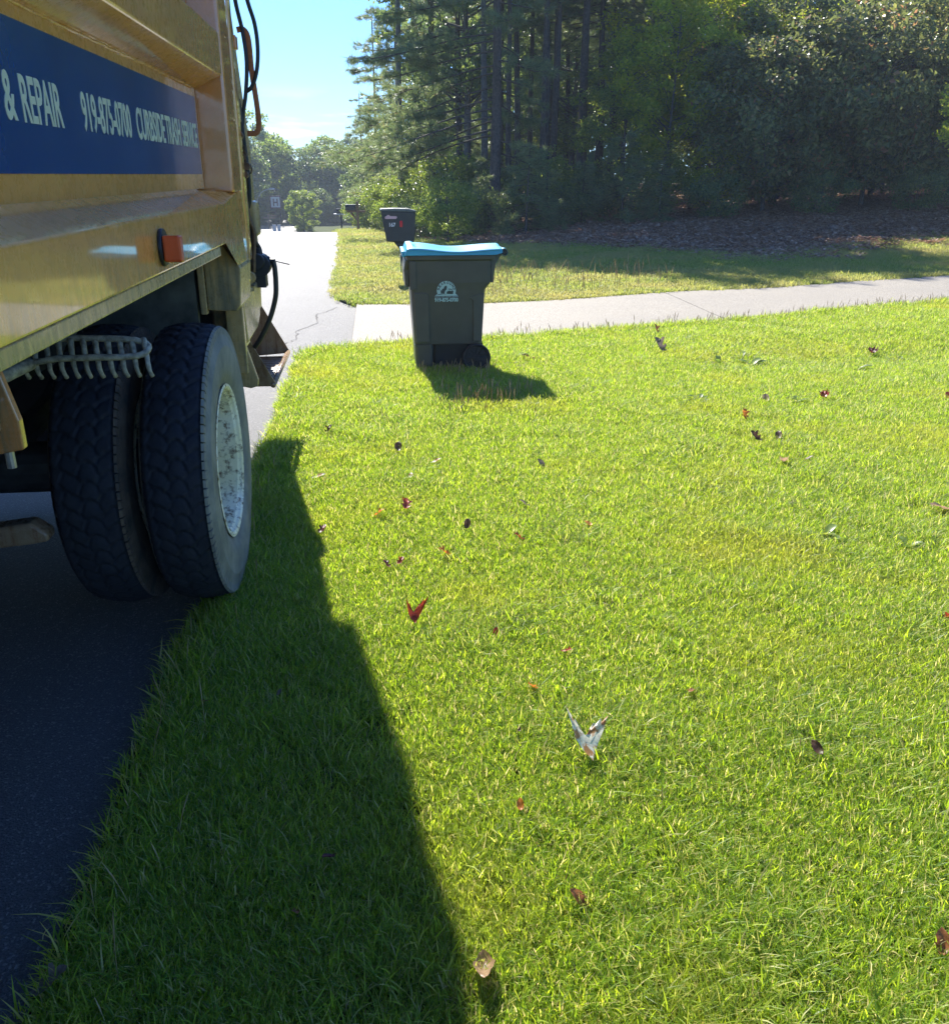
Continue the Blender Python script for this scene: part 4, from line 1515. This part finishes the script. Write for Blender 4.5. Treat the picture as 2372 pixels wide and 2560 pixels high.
def broad(seed, h, rad, zlow, ncl, nleaf, lsize, mat, trunk_r=.12, flat=.0, clr=.55, bark='bark_grey', shape=1.0):
    r = np.random.default_rng(seed)
    tr, lim = Acc(), Acc()
    zz = np.linspace(-.1, h * .86, 12)
    px = .10 * np.sin(zz * .8 + seed) * zz / h
    py = .10 * np.cos(zz * .6 + seed) * zz / h
    tr.add(*tube_np(np.stack([px, py, zz], 1), trunk_r * (1 - .85 * np.clip(zz / h, 0, 1)) + trunk_r * .3 * np.exp(-np.clip(zz, 0, 9) * 3), 9))
    cz = (h + zlow) / 2
    hz = (h - zlow) / 2
    cc = []
    lobes = r.normal(size=(6, 3))
    lobes /= np.linalg.norm(lobes, axis=1)[:, None]
    for i in range(ncl):
        d = r.normal(size=3)
        d /= np.linalg.norm(d)
        bulge = 1 + .28 * max(0, (lobes @ d).max()) ** 3 - .18
        q = r.uniform(.35, 1) ** .45 * bulge
        p = np.array([d[0] * rad * q, d[1] * rad * q, cz + d[2] * hz * q * shape])
        cc.append(p)
        if i % 3 == 0:
            z0 = np.clip(p[2] - np.hypot(p[0], p[1]) * .6, .15 * h, h * .8)
            a_ = np.array([np.interp(z0, zz, px), np.interp(z0, zz, py), z0])
            t = np.linspace(0, 1, 5)[:, None]
            P = a_ + (p - a_) * t + np.array([0, 0, 1]) * (np.sin(t * np.pi) * -.06 * np.linalg.norm(p - a_)) + r.normal(0, .03, (5, 3))
            lim.add(*tube_np(P, np.linspace(trunk_r * .28, .008, 5), 5))
    cc = np.array(cc)
    k_ = r.integers(0, len(cc), nleaf)
    off = r.normal(size=(nleaf, 3))
    off /= np.linalg.norm(off, axis=1)[:, None]
    off *= (r.uniform(0, 1, nleaf) ** .5)[:, None] * clr * np.array([1, 1, .62])
    C = cc[k_] + off
    out = C - np.array([0, 0, cz])
    out /= np.linalg.norm(out, axis=1)[:, None] + 1e-9
    V, F_ = leaf_quads(C, lsize, r, flat, out=out * .5 + np.array([0, 0, .35]))
    return tr.mesh("trunk", M[bark], True), lim.mesh("limbs", M[bark], True), np_mesh("crown", V, F_, mat)

def put_tree(kit, name, x, y, rz, sc, label, group=None, sz=None, cat="tree", crown=None):
    z = float(T(x, y))
    o = thing(name, (x, y, z - .03), label, cat, group)
    o.rotation_euler[2] = rz
    o.scale = (sc, sc, sz or sc)
    for nm, me in zip(("trunk", "branches", "crown"), kit):
        c = bpy.data.objects.new(nm, me)
        link(c, o)
        if nm != "trunk":
            c['kind'] = 'stuff'
        if nm == "crown" and crown:
            c.material_slots[0].link = 'OBJECT'
            c.material_slots[0].material = crown
    return o

K = {}
K['bigpine'] = pine(11, 12.4, .19, 1.9, 3.6, 62, (math.pi, ), 42, .24, 20, .012)
K['pineA'] = pine(21, 13.5, .15, 8.0, 2.4, 28, None, 34, .26, 18, .018)
K['pineB'] = pine(22, 13.0, .12, 7.5, 2.3, 28, None, 34, .26, 18, .018)
K['pinefar'] = pine(23, 17, .2, 3.0, 3.2, 56, None, 22, .36, 16, .022)
K['sapling'] = pine(24, 2.4, .035, .15, .95, 30, None, 40, .2, 18, .012)
K['oakA'] = broad(31, 11, 2.9, 2.4, 150, 15000, .15, M['leaf_dark'], .14)
K['oakB'] = broad(32, 9, 2.5, 1.6, 130, 13000, .14, M['leaf_mid'], .10)
K['oakC'] = broad(33, 13, 3.6, 3.5, 170, 15000, .18, M['leaf_dark'], .18)
K['shrubA'] = broad(34, 2.3, 1.15, .15, 70, 7000, .085, M['leaf_mid'], .03, clr=.32)
K['shrubB'] = broad(35, 1.6, 1.2, .05, 60, 6000, .09, M['leaf_dark'], .025, clr=.35)
K['farA'] = broad(36, 13, 4.2, .2, 120, 12000, .42, M['leaf_mid'], .25, clr=.95)
K['farB'] = broad(37, 11, 4.6, -.6, 120, 12000, .42, M['leaf_dark'], .25, clr=1.0)
K['light'] = broad(38, 6.5, 1.7, 1.2, 80, 6500, .12, M['leaf_light'], .05, clr=.42)
K['high'] = broad(40, 14.3, 3.0, 7.8, 130, 11000, .2, M['leaf_dark'], .13, clr=.7)
K['vine'] = broad(39, 5.2, 3.0, .2, 190, 19000, .165, M['leaf_vine'], .06, clr=.6)

put_tree(K['bigpine'], "pine_tree", 3.62, 28, 0, 1, "tall pine whose long drooping limbs reach left over the verge toward the road")
ORD = ['first', 'second', 'third', 'fourth', 'fifth', 'sixth', 'seventh', 'eighth', 'ninth', 'tenth', 'eleventh', 'twelfth', 'thirteenth', 'fourteenth', 'fifteenth', 'sixteenth', 'seventeenth', 'eighteenth', 'nineteenth', 'twentieth']
def rank(items, i, k0=0):
    '''place of item i counted from the left as the camera sees them'''
    a = sorted(range(len(items)), key=lambda q: items[q][k0] / items[q][k0 + 1])
    return ORD[a.index(i)]
# rows of slim pine trunks
PT = [(4.55, 31.5, .95), (5.05, 33, .9), (5.45, 30.8, 1.1), (5.95, 31.2, .85), (6.3, 32.5, 1.0), (6.9, 31.0, 1.15), (7.3, 33.5, .9), (7.75, 32.2, 1.1), (8.35, 33, .95), (8.9, 35, 1.0),
      (6.0, 36, 1.0), (7.2, 38, 1.1), (4.9, 37, 1.0), (9.8, 37, 1.1), (8.3, 40, 1.2), (3.2, 35, 1.0), (2.4, 40, 1.1), (10.8, 34, .9)]
for i, (x, y, s) in enumerate(PT):
    put_tree(K['pineA' if i % 2 else 'pineB'], "slim_pine_tree", x, y, i * 1.3, s, rank(PT, i) + " slim dark pine, counted from the left among those around the tall pine", "slim pines in the woods", sz=1.06 if x < 7 else .78)
# pines further along the verge, left of the tall pine
for i, (x, y, s, lab) in enumerate(((2.2, 36, .95, "pine just left of and behind the tall drooping pine"), (1.2, 44, 1.0, "pine behind the wooden post mailbox"),
                                     (.2, 54, .85, "small pine at the far end of the right verge"), (4.5, 48, 1.25, "tall pine deep in the woods behind the drooping pine"))):
    put_tree(K['pinefar'], "pine_tree", x, y, i * 2.1, s * .8, lab)
# deep wood layer of broadleaf trees
r = np.random.default_rng(77)
deep = [(2 + i * 2.1 + r.normal(0, .5), 38 + r.uniform(-2.5, 7) + max(0, 4 - i) * 2) for i in range(17)]
for i, (x, y) in enumerate(deep):
    put_tree(K[('oakA', 'oakC', 'oakB')[i % 3]], "woodland_tree", x, y, r.uniform(0, 6), r.uniform(.9, 1.2), rank(deep, i) + " leafy tree from the left in the row deep in the dark woods", "trees deep in the woods", sz=.72)
for i, (x, y) in enumerate(((.9, 31.5), (3.6, 30.8), (5.8, 31.8))):  # crowns out of view, added to cast shade on the verge
    put_tree(K['high'], "added_shade_tree", x, y, i * 1.3, 1, ("first", "second", "third", "fourth")[i] + " added high crowned shade tree from the left above the slim pines", "added high crowned shade trees")
# understory at the edge of the wood
for i, (kit, x, y, s, lab, cr) in enumerate((
        ('oakB', 9.6, 30.5, .95, "bright backlit broadleaf tree between the pine trunks and the vine thicket", 'leaf_light'),
        ('oakA', 11.2, 32.0, .72, "dark broadleaf tree rising above the left end of the vine thicket", None),
        ('oakB', 7.9, 29.6, .62, "small broadleaf tree under the slim pine trunks", None),
        ('oakC', 3.4, 34.5, .95, "dense broadleaf tree right behind the trunk of the tall pine", None),
        ('oakA', 14.0, 31.5, .72, "broadleaf tree behind the middle of the vine thicket", None),
        ('oakB', 17.2, 31.0, .85, "broadleaf tree behind the right part of the vine thicket", None),
        ('oakA', 20.5, 32.0, .75, "dark broadleaf tree at the right end of the woods", None),
        ('light', 9.0, 28.4, 1.0, "slender yellow green sapling glowing at the left edge of the vine thicket", None),
        ('light', 10.4, 29.0, 1.1, "second slender yellow green sapling behind the glowing one", None),
        ('light', 15.35, 22.6, .72, "pale leaved branchy tree at the right edge of the picture", None),
        ('light', 12.6, 29.6, 1.25, "light green sapling showing above the vine thicket", None))):
    put_tree(K[kit], "broadleaf_tree", x, y, i * 1.1, s, lab, crown=M[cr] if cr else None)
for i, (x, y, s, lab) in enumerate(((11.6, 27.0, .92, "left mound of the vine covered thicket"), (14.6, 26.8, 1.12, "tallest middle mound of the vine covered thicket"),
                                     (17.6, 27.2, 1.05, "right mound of the vine covered thicket"), (20.4, 28.0, 1.15, "vine mound at the far right of the thicket"), (12.8, 29.2, 1.15, "rear vine mound behind the left ones"), (16.4, 29.6, 1.22, "rear vine mound behind the right ones"))):
    put_tree(K['vine'], "vine_thicket", x, y, i * 1.7, s, lab, cat="thicket")
for i, (x, y, s, lab) in enumerate(((4.2, 25.6, 1.0, "pine sapling right of the blue lid at the wood edge"), (4.9, 26.2, .8, "smaller pine sapling beside the one behind the bin"), (7.2, 26.8, 1.05, "pine sapling below the slim trunks"),
                                     (6.1, 27.2, .75, "low pine sapling between two taller ones"), (8.2, 26.2, .7, "low pine sapling left of the vine thicket"), (3.2, 27.3, .7, "pine sapling at the foot of the tall pine"))):
    put_tree(K['sapling'], "pine_sapling", x, y, i * 1.9, s, lab)
SH = [('shrubA', 1.9, 24.5, .75, None), ('shrubB', 2.6, 26.5, .9, None), ('shrubA', .9, 31, .8, None), ('shrubB', 1.4, 28, .8, None), ('shrubA', .6, 36, 1.0, None), ('shrubB', 5.6, 27.6, .8, None),
      ('shrubA', 8.6, 27.6, .9, None), ('shrubB', 9.8, 26.0, .8, None), ('shrubA', 10.2, 27.4, .95, 'leaf_light'), ('shrubB', 12.6, 25.4, .75, None), ('shrubB', 15.4, 25.2, .8, None), ('shrubA', 18.8, 25.6, .85, 'leaf_light'),
      ('shrubB', 3.9, 29.6, 1.2, None), ('shrubB', 6.8, 29.5, 1.1, None), ('shrubA', 5.2, 29.0, 1.0, None), ('shrubB', .2, 44, 1.2, None), ('shrubA', -.6, 50, 1.0, None), ('shrubA', 2.3, 31.0, 1.2, None), ('shrubB', 3.0, 32.5, 1.5, None)]
for i, (kit, x, y, s, cr) in enumerate(SH):
    put_tree(K[kit], "undergrowth_shrub", x, y, i * 2.3, s, rank(SH, i, 1) + " leafy undergrowth shrub from the left along the edge of the woods", "undergrowth shrubs", cat="shrub", crown=M[cr] if cr else None)
# distant trees across the end of the road
FT = [('farA', -19, 104, 1.08, "tall rounded tree right behind the rear of the truck", None), ('farB', -16.5, 112, .95, "dark tree behind the street lamp", None), ('farA', -13.0, 120, .80, "pale leaved tree right of the street lamp", None),
      ('farB', -9.5, 124, .92, "dark tree in the middle of the distant row", None), ('farA', -6.2, 128, .86, "light green tree in the middle of the distant row", None), ('farB', -2.6, 124, .9, "dark tree right of the distant middle trees", None),
      ('farA', .5, 116, .86, "tree where the distant row meets the right woods", None), ('farB', 2.0, 98, .84, "dark tree at the end of the right woods", None), ('farA', -23.5, 96, 1.2, "distant tree mostly hidden behind the truck", None),
      ('farB', .2, 78, .62, "rounded dark tree beside the far verge", None), ('farA', 2.8, 66, .68, "leafy tree beside the far verge behind the mailboxes", None), ('farA', -15.6, 128, 1.1, "pale distant tree above the street lamp", None),
      ('farB', -4.4, 138, 1.05, "dark tree closing the gap at the end of the road", None), ('pinefar', -1.0, 88, .7, "pine at the end of the right verge", None)]
for i, (kit, x, y, s, lab, cr) in enumerate(FT):
    put_tree(K[kit], "distant_tree", x, y, i * 1.7, s, lab, crown=M[cr] if cr else None)
put_tree(K['farB'], "yellow_green_bush", -6.9, 90, .4, .36, "yellow green bush beyond the crest of the road", cat="bush", crown=M['leaf_mid'])
put_tree(K['farA'], "yellow_green_bush", -7.5, 95, 1.4, .30, "duller green bush just left of the yellow green one", cat="bush", crown=M['leaf_mid'])
put_tree(K['oakB'], "roadside_tree", -11.9, 52, .4, 1.35, "tree behind the truck whose twigs show beside the black hoses")
r = np.random.default_rng(19)
FS = [(-22 + i * 1.9, 116 + r.uniform(-3, 5)) for i in range(15)]
for i, (x, y) in enumerate(FS):
    put_tree(K['farB'], "distant_shrub", x, y, i * 1.3, r.uniform(.32, .5), rank(FS, i) + " dark shrub from the left in the low row beyond the road's end", "low shrubs beyond the crest", cat="shrub")
# far-off wood that closes the view
r = np.random.default_rng(9)
n = 70000
ang = r.uniform(-.42, .95, n)
dist = r.uniform(58, 96, n)
dist = np.where(ang < .0, r.uniform(140, 165, n), dist)
fx = np.sin(ang) * dist
fy = np.cos(ang) * dist
fh = (8.5 + 2.2 * np.sin(ang * 23) + 1.5 * np.sin(ang * 61)) * np.where(ang < .0, 1.0, 1.9) + (dist - 58) * np.where(ang < 0, 0, .12)
hgt = r.uniform(0, 1, n) ** .8 * fh
keep = (fx > 3.0 + np.where(ang < .0, -99, 0)) 
C = np.stack([fx, fy, T(fx, fy) + hgt], 1)[keep]
cent = np.array([0, 80., 3])
V, F_ = leaf_quads(C, .95, r, 0)
fw_ = obj("far_wood", np_mesh("far_wood", V, F_, M['leaf_dark']))
tag(fw_, "dense far wood closing the view behind the nearer trees", kind='stuff')

# ------------------------------------------------------------------ fallen leaves and weeds
LC = {'red': (.36, .05, .02), 'orange': (.58, .19, .03), 'rust': (.34, .13, .05), 'brown': (.11, .055, .03), 'tan': (.42, .27, .16), 'pale': (.85, .78, .66), 'grey': (.25, .19, .16), 'maroon': (.13, .02, .02)}  # pale is raised to carry a painted specular white
def leafmat(nm, c):
    m = MT("fallen leaf " + nm)
    n_ = m.noise(90, 5, .7, obj=True)
    col = m.ramp(n_, [(.3, tuple(x * .6 for x in c)), (.7, tuple(min(1, x * 1.3) for x in c))])
    if nm == 'pale':
        col = m.mix(m.ramp(m.noise(22, 3, .6, obj=True), [(.44, BW(0)), (.52, BW(1))]), (.50, .25, .09), col)
    m.base(col)
    m.set(Roughness=.42, Specular_IOR_Level=.55)
    tr = m.n('ShaderNodeBsdfTranslucent')
    m.l(col, tr.inputs['Color'])
    ms = m.n('ShaderNodeMixShader')
    ms.inputs[0].default_value = .5
    m.l(m.b.outputs[0], ms.inputs[1])
    m.l(tr.outputs[0], ms.inputs[2])
    m.l(ms.outputs[0], m.o.inputs['Surface'])
    return m.m
LM = {k_: leafmat(k_, v) for k_, v in LC.items()}
OUT = {
 'vee': [(0, 0), (.05, .09), (.13, .20), (.22, .36), (.33, .56), (.50, .84), (.44, .80), (.36, .70), (.33, .80), (.24, .68), (.18, .70), (.11, .60), (.05, .52), (0, .47)],
 'maple': [(0, 0), (.10, .06), (.30, -.02), (.36, .10), (.52, .16), (.40, .24), (.56, .40), (.36, .40), (.30, .50), (.44, .72), (.24, .66), (.16, .74), (.08, .86), (0, 1.0)],
 'oak': [(0, 0), (.06, .08), (.16, .14), (.10, .24), (.26, .34), (.30, .42), (.14, .46), (.16, .54), (.34, .64), (.30, .74), (.14, .74), (.14, .84), (.10, .94), (0, 1.0)],
 'oval': [(0, 0), (.10, .07), (.18, .18), (.24, .30), (.27, .42), (.27, .52), (.25, .62), (.21, .72), (.16, .82), (.10, .90), (.05, .96), (.03, .98), (.01, .99), (0, 1.0)]}
def leaf_mesh(kind, seed, curl):
    r = random.Random(seed)
    o = OUT[kind]
    bm = bmesh.new()
    rows = []
    nu = 3
    for (w, t) in o:
        row = []
        for k_ in range(-nu, nu + 1):
            f = k_ / nu
            tm = min(t, .47) if kind == 'vee' else t
            row.append([w * f * (1 + r.uniform(-.05, .05)) if k_ else 0, tm + (t - tm) * abs(f) - .5])
        rows.append(row)
    V = []
    ca = curl
    tw = r.uniform(-.5, .5)
    for row in rows:
        vr = []
        for x, y in row:
            z = ca * (x * x * 1.7) + .35 * ca * (y * y) * 1.3 + tw * x * y * .9 + .02 * math.sin(x * 23 + y * 17) + r.uniform(-.012, .012) + .10 * ca * math.sin(5 * y)
            vr.append(bm.verts.new((x * (1 - .35 * abs(ca) * abs(x)), y, z)))
        V.append(vr)
    for a, b_ in zip(V[:-1], V[1:]):
        for k_ in range(2 * nu):
            try:
                bm.faces.new((a[k_], a[k_ + 1], b_[k_ + 1], b_[k_]))
            except ValueError:
                pass
    bmesh.ops.remove_doubles(bm, verts=bm.verts[:], dist=.0008)
    return bm
def G_(px, py):
    """where a point of the lawn lies, from its position in the photograph (ground plane)"""
    th = math.atan(844 / 2200)
    yw = math.radians(6.0803)
    fwd = Vector((math.sin(yw) * math.cos(th), math.cos(yw) * math.cos(th), -math.sin(th)))
    rt = Vector((math.cos(yw), -math.sin(yw), 0))
    up = rt.cross(fwd)
    d = fwd * 2200 + rt * (px - 1186) + up * (1280 - py)
    s_ = -1.6 / d.z
    return d.x * s_, d.y * s_
LEAVES = [
 (1035, 1565, 'vee', 'red', .10, .9, 'stand', "large red maple leaf standing upright just right of the truck's shadow"),
 (1460, 1895, 'vee', 'pale', .16, .35, 'stand', "large pale tan leaf with brown edge curled up in the middle of the lawn"),
 (2037, 1905, 'oval', 'brown', .065, .8, 'stand', "round dark brown leaf alone on the right part of the near lawn"),
 (1330, 1742, 'oak', 'orange', .070, .9, 'flat', "crumpled orange leaf above and left of the large tan leaf"),
 (1212, 2462, 'oval', 'tan', .125, 1.6, 'flat', "long curled tan leaf at the bottom beside the shadow edge"),
 (1445, 2282, 'oval', 'rust', .065, 1.2, 'flat', "rust brown leaf above the long curled one near the bottom"),
 (1300, 2047, 'oval', 'orange', .045, 1.0, 'stand', "narrow orange leaf below and left of the large tan leaf"),
 (1725, 1755, 'oak', 'rust', .060, .9, 'flat', "rust leaf right of and above the large tan leaf"),
 (1415, 1650, 'oak', 'red', .042, .9, 'flat', "little red leaf above the crumpled orange leaf"),
 (1238, 1604, 'oval', 'red', .035, .9, 'stand', "tiny red upright leaf right of the large red maple leaf"),
 (1015, 1284, 'oak', 'red', .085, 1.0, 'stand', "folded bright red leaf with raised tip left of the lawn's middle"),
 (945, 1300, 'oak', 'orange', .070, .9, 'flat', "orange red leaf just left of the folded bright red leaf"),
 (1168, 1331, 'oval', 'brown', .060, 1.2, 'stand', "dark brown cupped leaf right of the bright red leaf"),
 (1298, 1356, 'oak', 'red', .060, .9, 'flat', "red leaf right of the dark brown cupped leaf"),
 (1115, 1398, 'oak', 'orange', .075, .8, 'flat', "thin orange leaf half sunk in grass below the cupped brown leaf"),
 (968, 1430, 'oak', 'maroon', .050, .9, 'flat', "left one of a close pair of dark red leaves"),
 (1001, 1424, 'oak', 'red', .045, .9, 'stand', "right one of a close pair of dark red leaves"),
 (797, 1206, 'oval', 'pale', .080, .6, 'flat', "bright whitish leaf at the notch of the truck's shadow"),
 (822, 1088, 'oak', 'brown', .080, .9, 'flat', "brown leaf above the tip of the truck's shadow"),
 (995, 1137, 'oval', 'brown', .080, 1.0, 'stand', "dark brown leaf between the bin and the red leaves"),
 (1310, 1270, 'oval', 'grey', .060, .9, 'flat', "dull grey brown leaf in the middle of the sunlit lawn"),
 (806, 1346, 'oak', 'maroon', .060, .8, 'stand', "maroon leaf on the very edge of the truck's shadow"),
 (2350, 1290, 'oval', 'tan', .115, .7, 'flat', "large peach tan leaf at the right border of the picture"),
 (2364, 1562, 'oak', 'red', .060, .9, 'flat', "red leaf at the right border below the peach tan one"),
 (2058, 1001, 'maple', 'red', .080, .9, 'stand', "upright red leaf on the far right of the upper lawn"),
 (1860, 1054, 'oak', 'orange', .085, .9, 'stand', "orange leaf left of the pair of brown leaves"),
 (1912, 1006, 'oval', 'tan', .090, .9, 'flat', "pale tan leaf below the bare patch of lawn"),
 (1888, 1113, 'oak', 'brown', .085, 1.1, 'stand', "left one of two brown leaves on the upper right lawn"),
 (1944, 1111, 'oval', 'brown', .080, 1.1, 'stand', "right one of two brown leaves on the upper right lawn"),
 (1957, 1170, 'oak', 'tan', .095, 1.1, 'flat', "crumpled tan leaf below the two brown leaves"),
 (2018, 1165, 'oval', 'grey', .055, 1.0, 'flat', "small grey leaf right of the crumpled tan leaf"),
 (1650, 880, 'oak', 'grey', .17, 1.4, 'stand', "largest grey curled leaf near the driveway edge"),
 (1640, 838, 'oak', 'rust', .12, 1.1, 'stand', "rusty leaf closest to the driveway edge"),
 (2180, 868, 'maple', 'maroon', .11, 1.0, 'stand', "dark red leaf among the weeds at upper right"),
 (2368, 1002, 'oval', 'red', .09, .9, 'flat', "red leaf at the right border on the upper lawn"),
 (1320, 903, 'oval', 'brown', .12, 1.0, 'flat', "brown leaf on the lawn just right of the bin's wheel"),
 (1353, 1171, 'oval', 'grey', .070, .9, 'flat', "faded leaf below the tip of the bin's shadow"),
 (1090, 1165, 'oval', 'pale', .060, .7, 'flat', "whitish leaf between the dark brown leaf and the bin's shadow"),
 (1028, 1203, 'oval', 'pale', .050, .7, 'flat', "small whitish leaf above the folded bright red leaf"),
 (1470, 1322, 'oval', 'orange', .050, .8, 'flat', "small orange leaf alone in the middle of the lawn"),
 (2345, 2395, 'oval', 'rust', .070, 1.1, 'flat', "rusty leaf in the bottom right corner"),
 (1297, 1852, 'oval', 'brown', .022, .8, 'stand', "tiny dark leaf left of the large tan leaf"),
 (702, 1757, 'oval', 'grey', .040, .9, 'stand', "small upright grey leaf inside the truck's shadow"),
 (825, 2172, 'oval', 'maroon', .050, 1.0, 'flat', "dark leaf low inside the truck's shadow"),
 (742, 2312, 'oval', 'rust', .045, 1.0, 'flat', "brown leaf near the bottom inside the truck's shadow"),
 (515, 1778, 'oval', 'rust', .05, 1.0, 'flat', "brown leaf inside the shadow close to the road edge"),
 (130, 2492, 'oak', 'grey', .10, 1.0, 'flat', "brown crumpled leaf at the road edge in the bottom left corner"),
]
for i, (px, py, kd, cl_, size, curl, pose, lab) in enumerate(LEAVES):
    x, y = G_(px, py)
    bm = leaf_mesh(kd, i, curl)
    size *= 1.12 if py < 1700 or i == 1 else .85
    bmesh.ops.scale(bm, vec=(size,) * 3, verts=bm.verts[:])
    me = bpy.data.meshes.new("fallen_leaf")
    bm.to_mesh(me)
    bm.free()
    me.materials.append(LM[cl_])
    me.shade_smooth()
    me.materials.append(LM[cl_])
    o = obj("fallen_leaf", me, loc=(x, y, float(T(x, y)) + (.033 + size * .18 if pose == 'stand' else .036)))
    if pose == 'stand':
        o.rotation_euler = (math.radians(random.uniform(5, 32)), random.uniform(-.4, .4), random.uniform(-.6, .6))
        if kd == 'vee':
            o.rotation_euler = (math.radians(24 if i else 36), .45 if i else .25, .25)
            o.location.z += .012
    else:
        o.rotation_euler = (random.uniform(-.25, .25) + .2, random.uniform(-.25, .25), random.uniform(0, 6.28))
        if size > .11: o.rotation_euler[2] = 1.4
    tag(o, lab, "leaf", "fallen leaves on the lawn")
# the two big leaves get their stalk
# weeds: low rosettes
WD = [(1800, 903, .16, "broadleaf weed on the upper right lawn, left one of the big clump"), (1850, 885, .18, "broadleaf weed rising at the back of the big clump"), (1880, 900, .2, "broadleaf weed at the right of the big clump"), (1745, 1005, .14, "low bright weed left of the pale tan leaf"),
      (2140, 915, .2, "weed clump among grass at upper right"), (2270, 1380, .1, "pale green weed near the right border"), (2060, 1350, .13, "dark weed tuft on the right lawn"), (1310, 2030, .05, "tiny weed beside the narrow orange leaf"), (2250, 880, .18, "weed right of the dark red leaf"),
      (1700, 1000, .1, "small weed beside the low bright weed"), (1990, 1010, .12, "weed on the thin patch right of the tan leaf")]
for i, (px, py, s, lab) in enumerate(WD):
    x, y = G_(px, py)
    bm = bmesh.new()
    rr = random.Random(i)
    for k_ in range(11):
        a = rr.uniform(0, 6.28)
        l = s * rr.uniform(.5, 1)
        el = rr.uniform(.15, .9)
        w = l * .16
        d = Vector((math.cos(a), math.sin(a), 0))
        sd = Vector((-d.y, d.x, 0))
        prev = None
        for q, (t, ww) in enumerate(((0, .2), (.3, .9), (.6, 1.1), (.85, .7), (1, .05))):
            c = d * l * t * math.cos(el) + Vector((0, 0, l * (t * math.sin(el) - .35 * t * t)))
            cur = [bm.verts.new(c - sd * w * ww + Vector((0, 0, w * .3 * ww))), bm.verts.new(c), bm.verts.new(c + sd * w * ww + Vector((0, 0, w * .3 * ww)))]
            if prev:
                bm.faces.new((prev[0], prev[1], cur[1], cur[0]))
                bm.faces.new((prev[1], prev[2], cur[2], cur[1]))
            prev = cur
    me = bpy.data.meshes.new("lawn_weed")
    bm.to_mesh(me); bm.free()
    me.materials.append(M['leaf_mid'])
    me.shade_smooth()
    o = obj("lawn_weed", me, loc=(x, y, float(T(x, y)) + .012))
    tag(o, lab, "weed", "broadleaf weeds in the lawn")
# seed stalks in front of the bin, along the driveway and by the far lawn
acc = Acc()
r = np.random.default_rng(3)
def stalk(x, y, h, w=.0022):
    lean = r.normal(0, .16, 2)
    t = np.linspace(0, 1, 5)
    P = np.stack([x + lean[0] * h * t ** 1.5, y + lean[1] * h * t ** 1.5, float(T(x, y)) + h * t * (1 - .05 * t)], 1)
    acc.add(*tube_np(P, w * np.array([.8, .7, .6, 1.5, .4]), 4))
for i in range(95): stalk(r.uniform(.40, 1.15), r.normal(6.45, .22), r.uniform(.07, .17), .0026)
for i in range(230):
    x = r.uniform(-.1, 7.5); stalk(x, float(yn(x)) - abs(r.normal(0, .12)), r.uniform(.07, .17), .0024)
for i in range(150):
    x = r.uniform(1.2, 4.5); stalk(x, float(yf(x)) + r.uniform(.4, 2.6), r.uniform(.12, .42), .0035)
for i in range(60): stalk(r.uniform(.3, 1.0), r.uniform(7.2, 7.6), r.uniform(.06, .14), .0024)
for i in range(40):
    y = r.uniform(1.2, 5); stalk(-.75 + abs(r.normal(0, .1)), y, r.uniform(.08, .2), .0014)
for i in range(250): stalk(r.uniform(-.6, 5), r.uniform(1.0, 6), r.uniform(.04, .09), .0011)
sto = obj("seed_stalks", acc.mesh("seed_stalks", M['straw'], True))
tag(sto, "dry grass seed stalks standing in front of the bin and along the driveway", kind='stuff')
# road crack running to the driveway corner
acc = Acc()
pts = []
x, y = -.62, 12.0
cr_pts = [(-.55, 11.9), (-.78, 11.2), (-.72, 10.6), (-.92, 10.0), (-.90, 9.5), (-1.05, 9.0), (-1.12, 8.4), (-1.35, 7.8)]
P = np.array([(p[0] + r.normal(0, .01), p[1], float(T(p[0], p[1])) - .0262) for p in cr_pts])
tt = np.linspace(0, 7, 60)
P = np.stack([np.interp(tt, range(8), P[:, k_]) for k_ in range(3)], 1)
P[:, 0] += r.normal(0, .012, 60)
w = .0025 + .004 * r.uniform(size=60)
V = np.stack([P + np.stack([w, w * 0, w * 0], 1), P - np.stack([w, w * 0, w * 0], 1)], 1).reshape(-1, 3)
i_ = np.arange(59) * 2
F_ = np.stack([i_, i_ + 1, i_ + 3, i_ + 2], 1)
ck = obj("road_crack", np_mesh("road_crack", V, F_, M['joint']))
tag(ck, kind='structure')

# ------------------------------------------------------------------ added box of thin even haze, lifts the woods like veiling lens glare
bm = bmesh.new()
box(bm, -262, 262, -112, 412, -7.4, 20.5)
hm = bpy.data.materials.new("lens veil haze")
hm.use_nodes = True
ht = hm.node_tree
ht.nodes.clear()
ho = ht.nodes.new('ShaderNodeOutputMaterial')
hv = ht.nodes.new('ShaderNodeVolumePrincipled')
hv.inputs['Color'].default_value = (.78, .90, 1, 1)
hv.inputs['Density'].default_value = .00105
hv.inputs['Anisotropy'].default_value = .0
ht.links.new(hv.outputs[0], ho.inputs['Volume'])
hz = from_bm("haze", bm, hm)
tag(hz, kind='stuff')
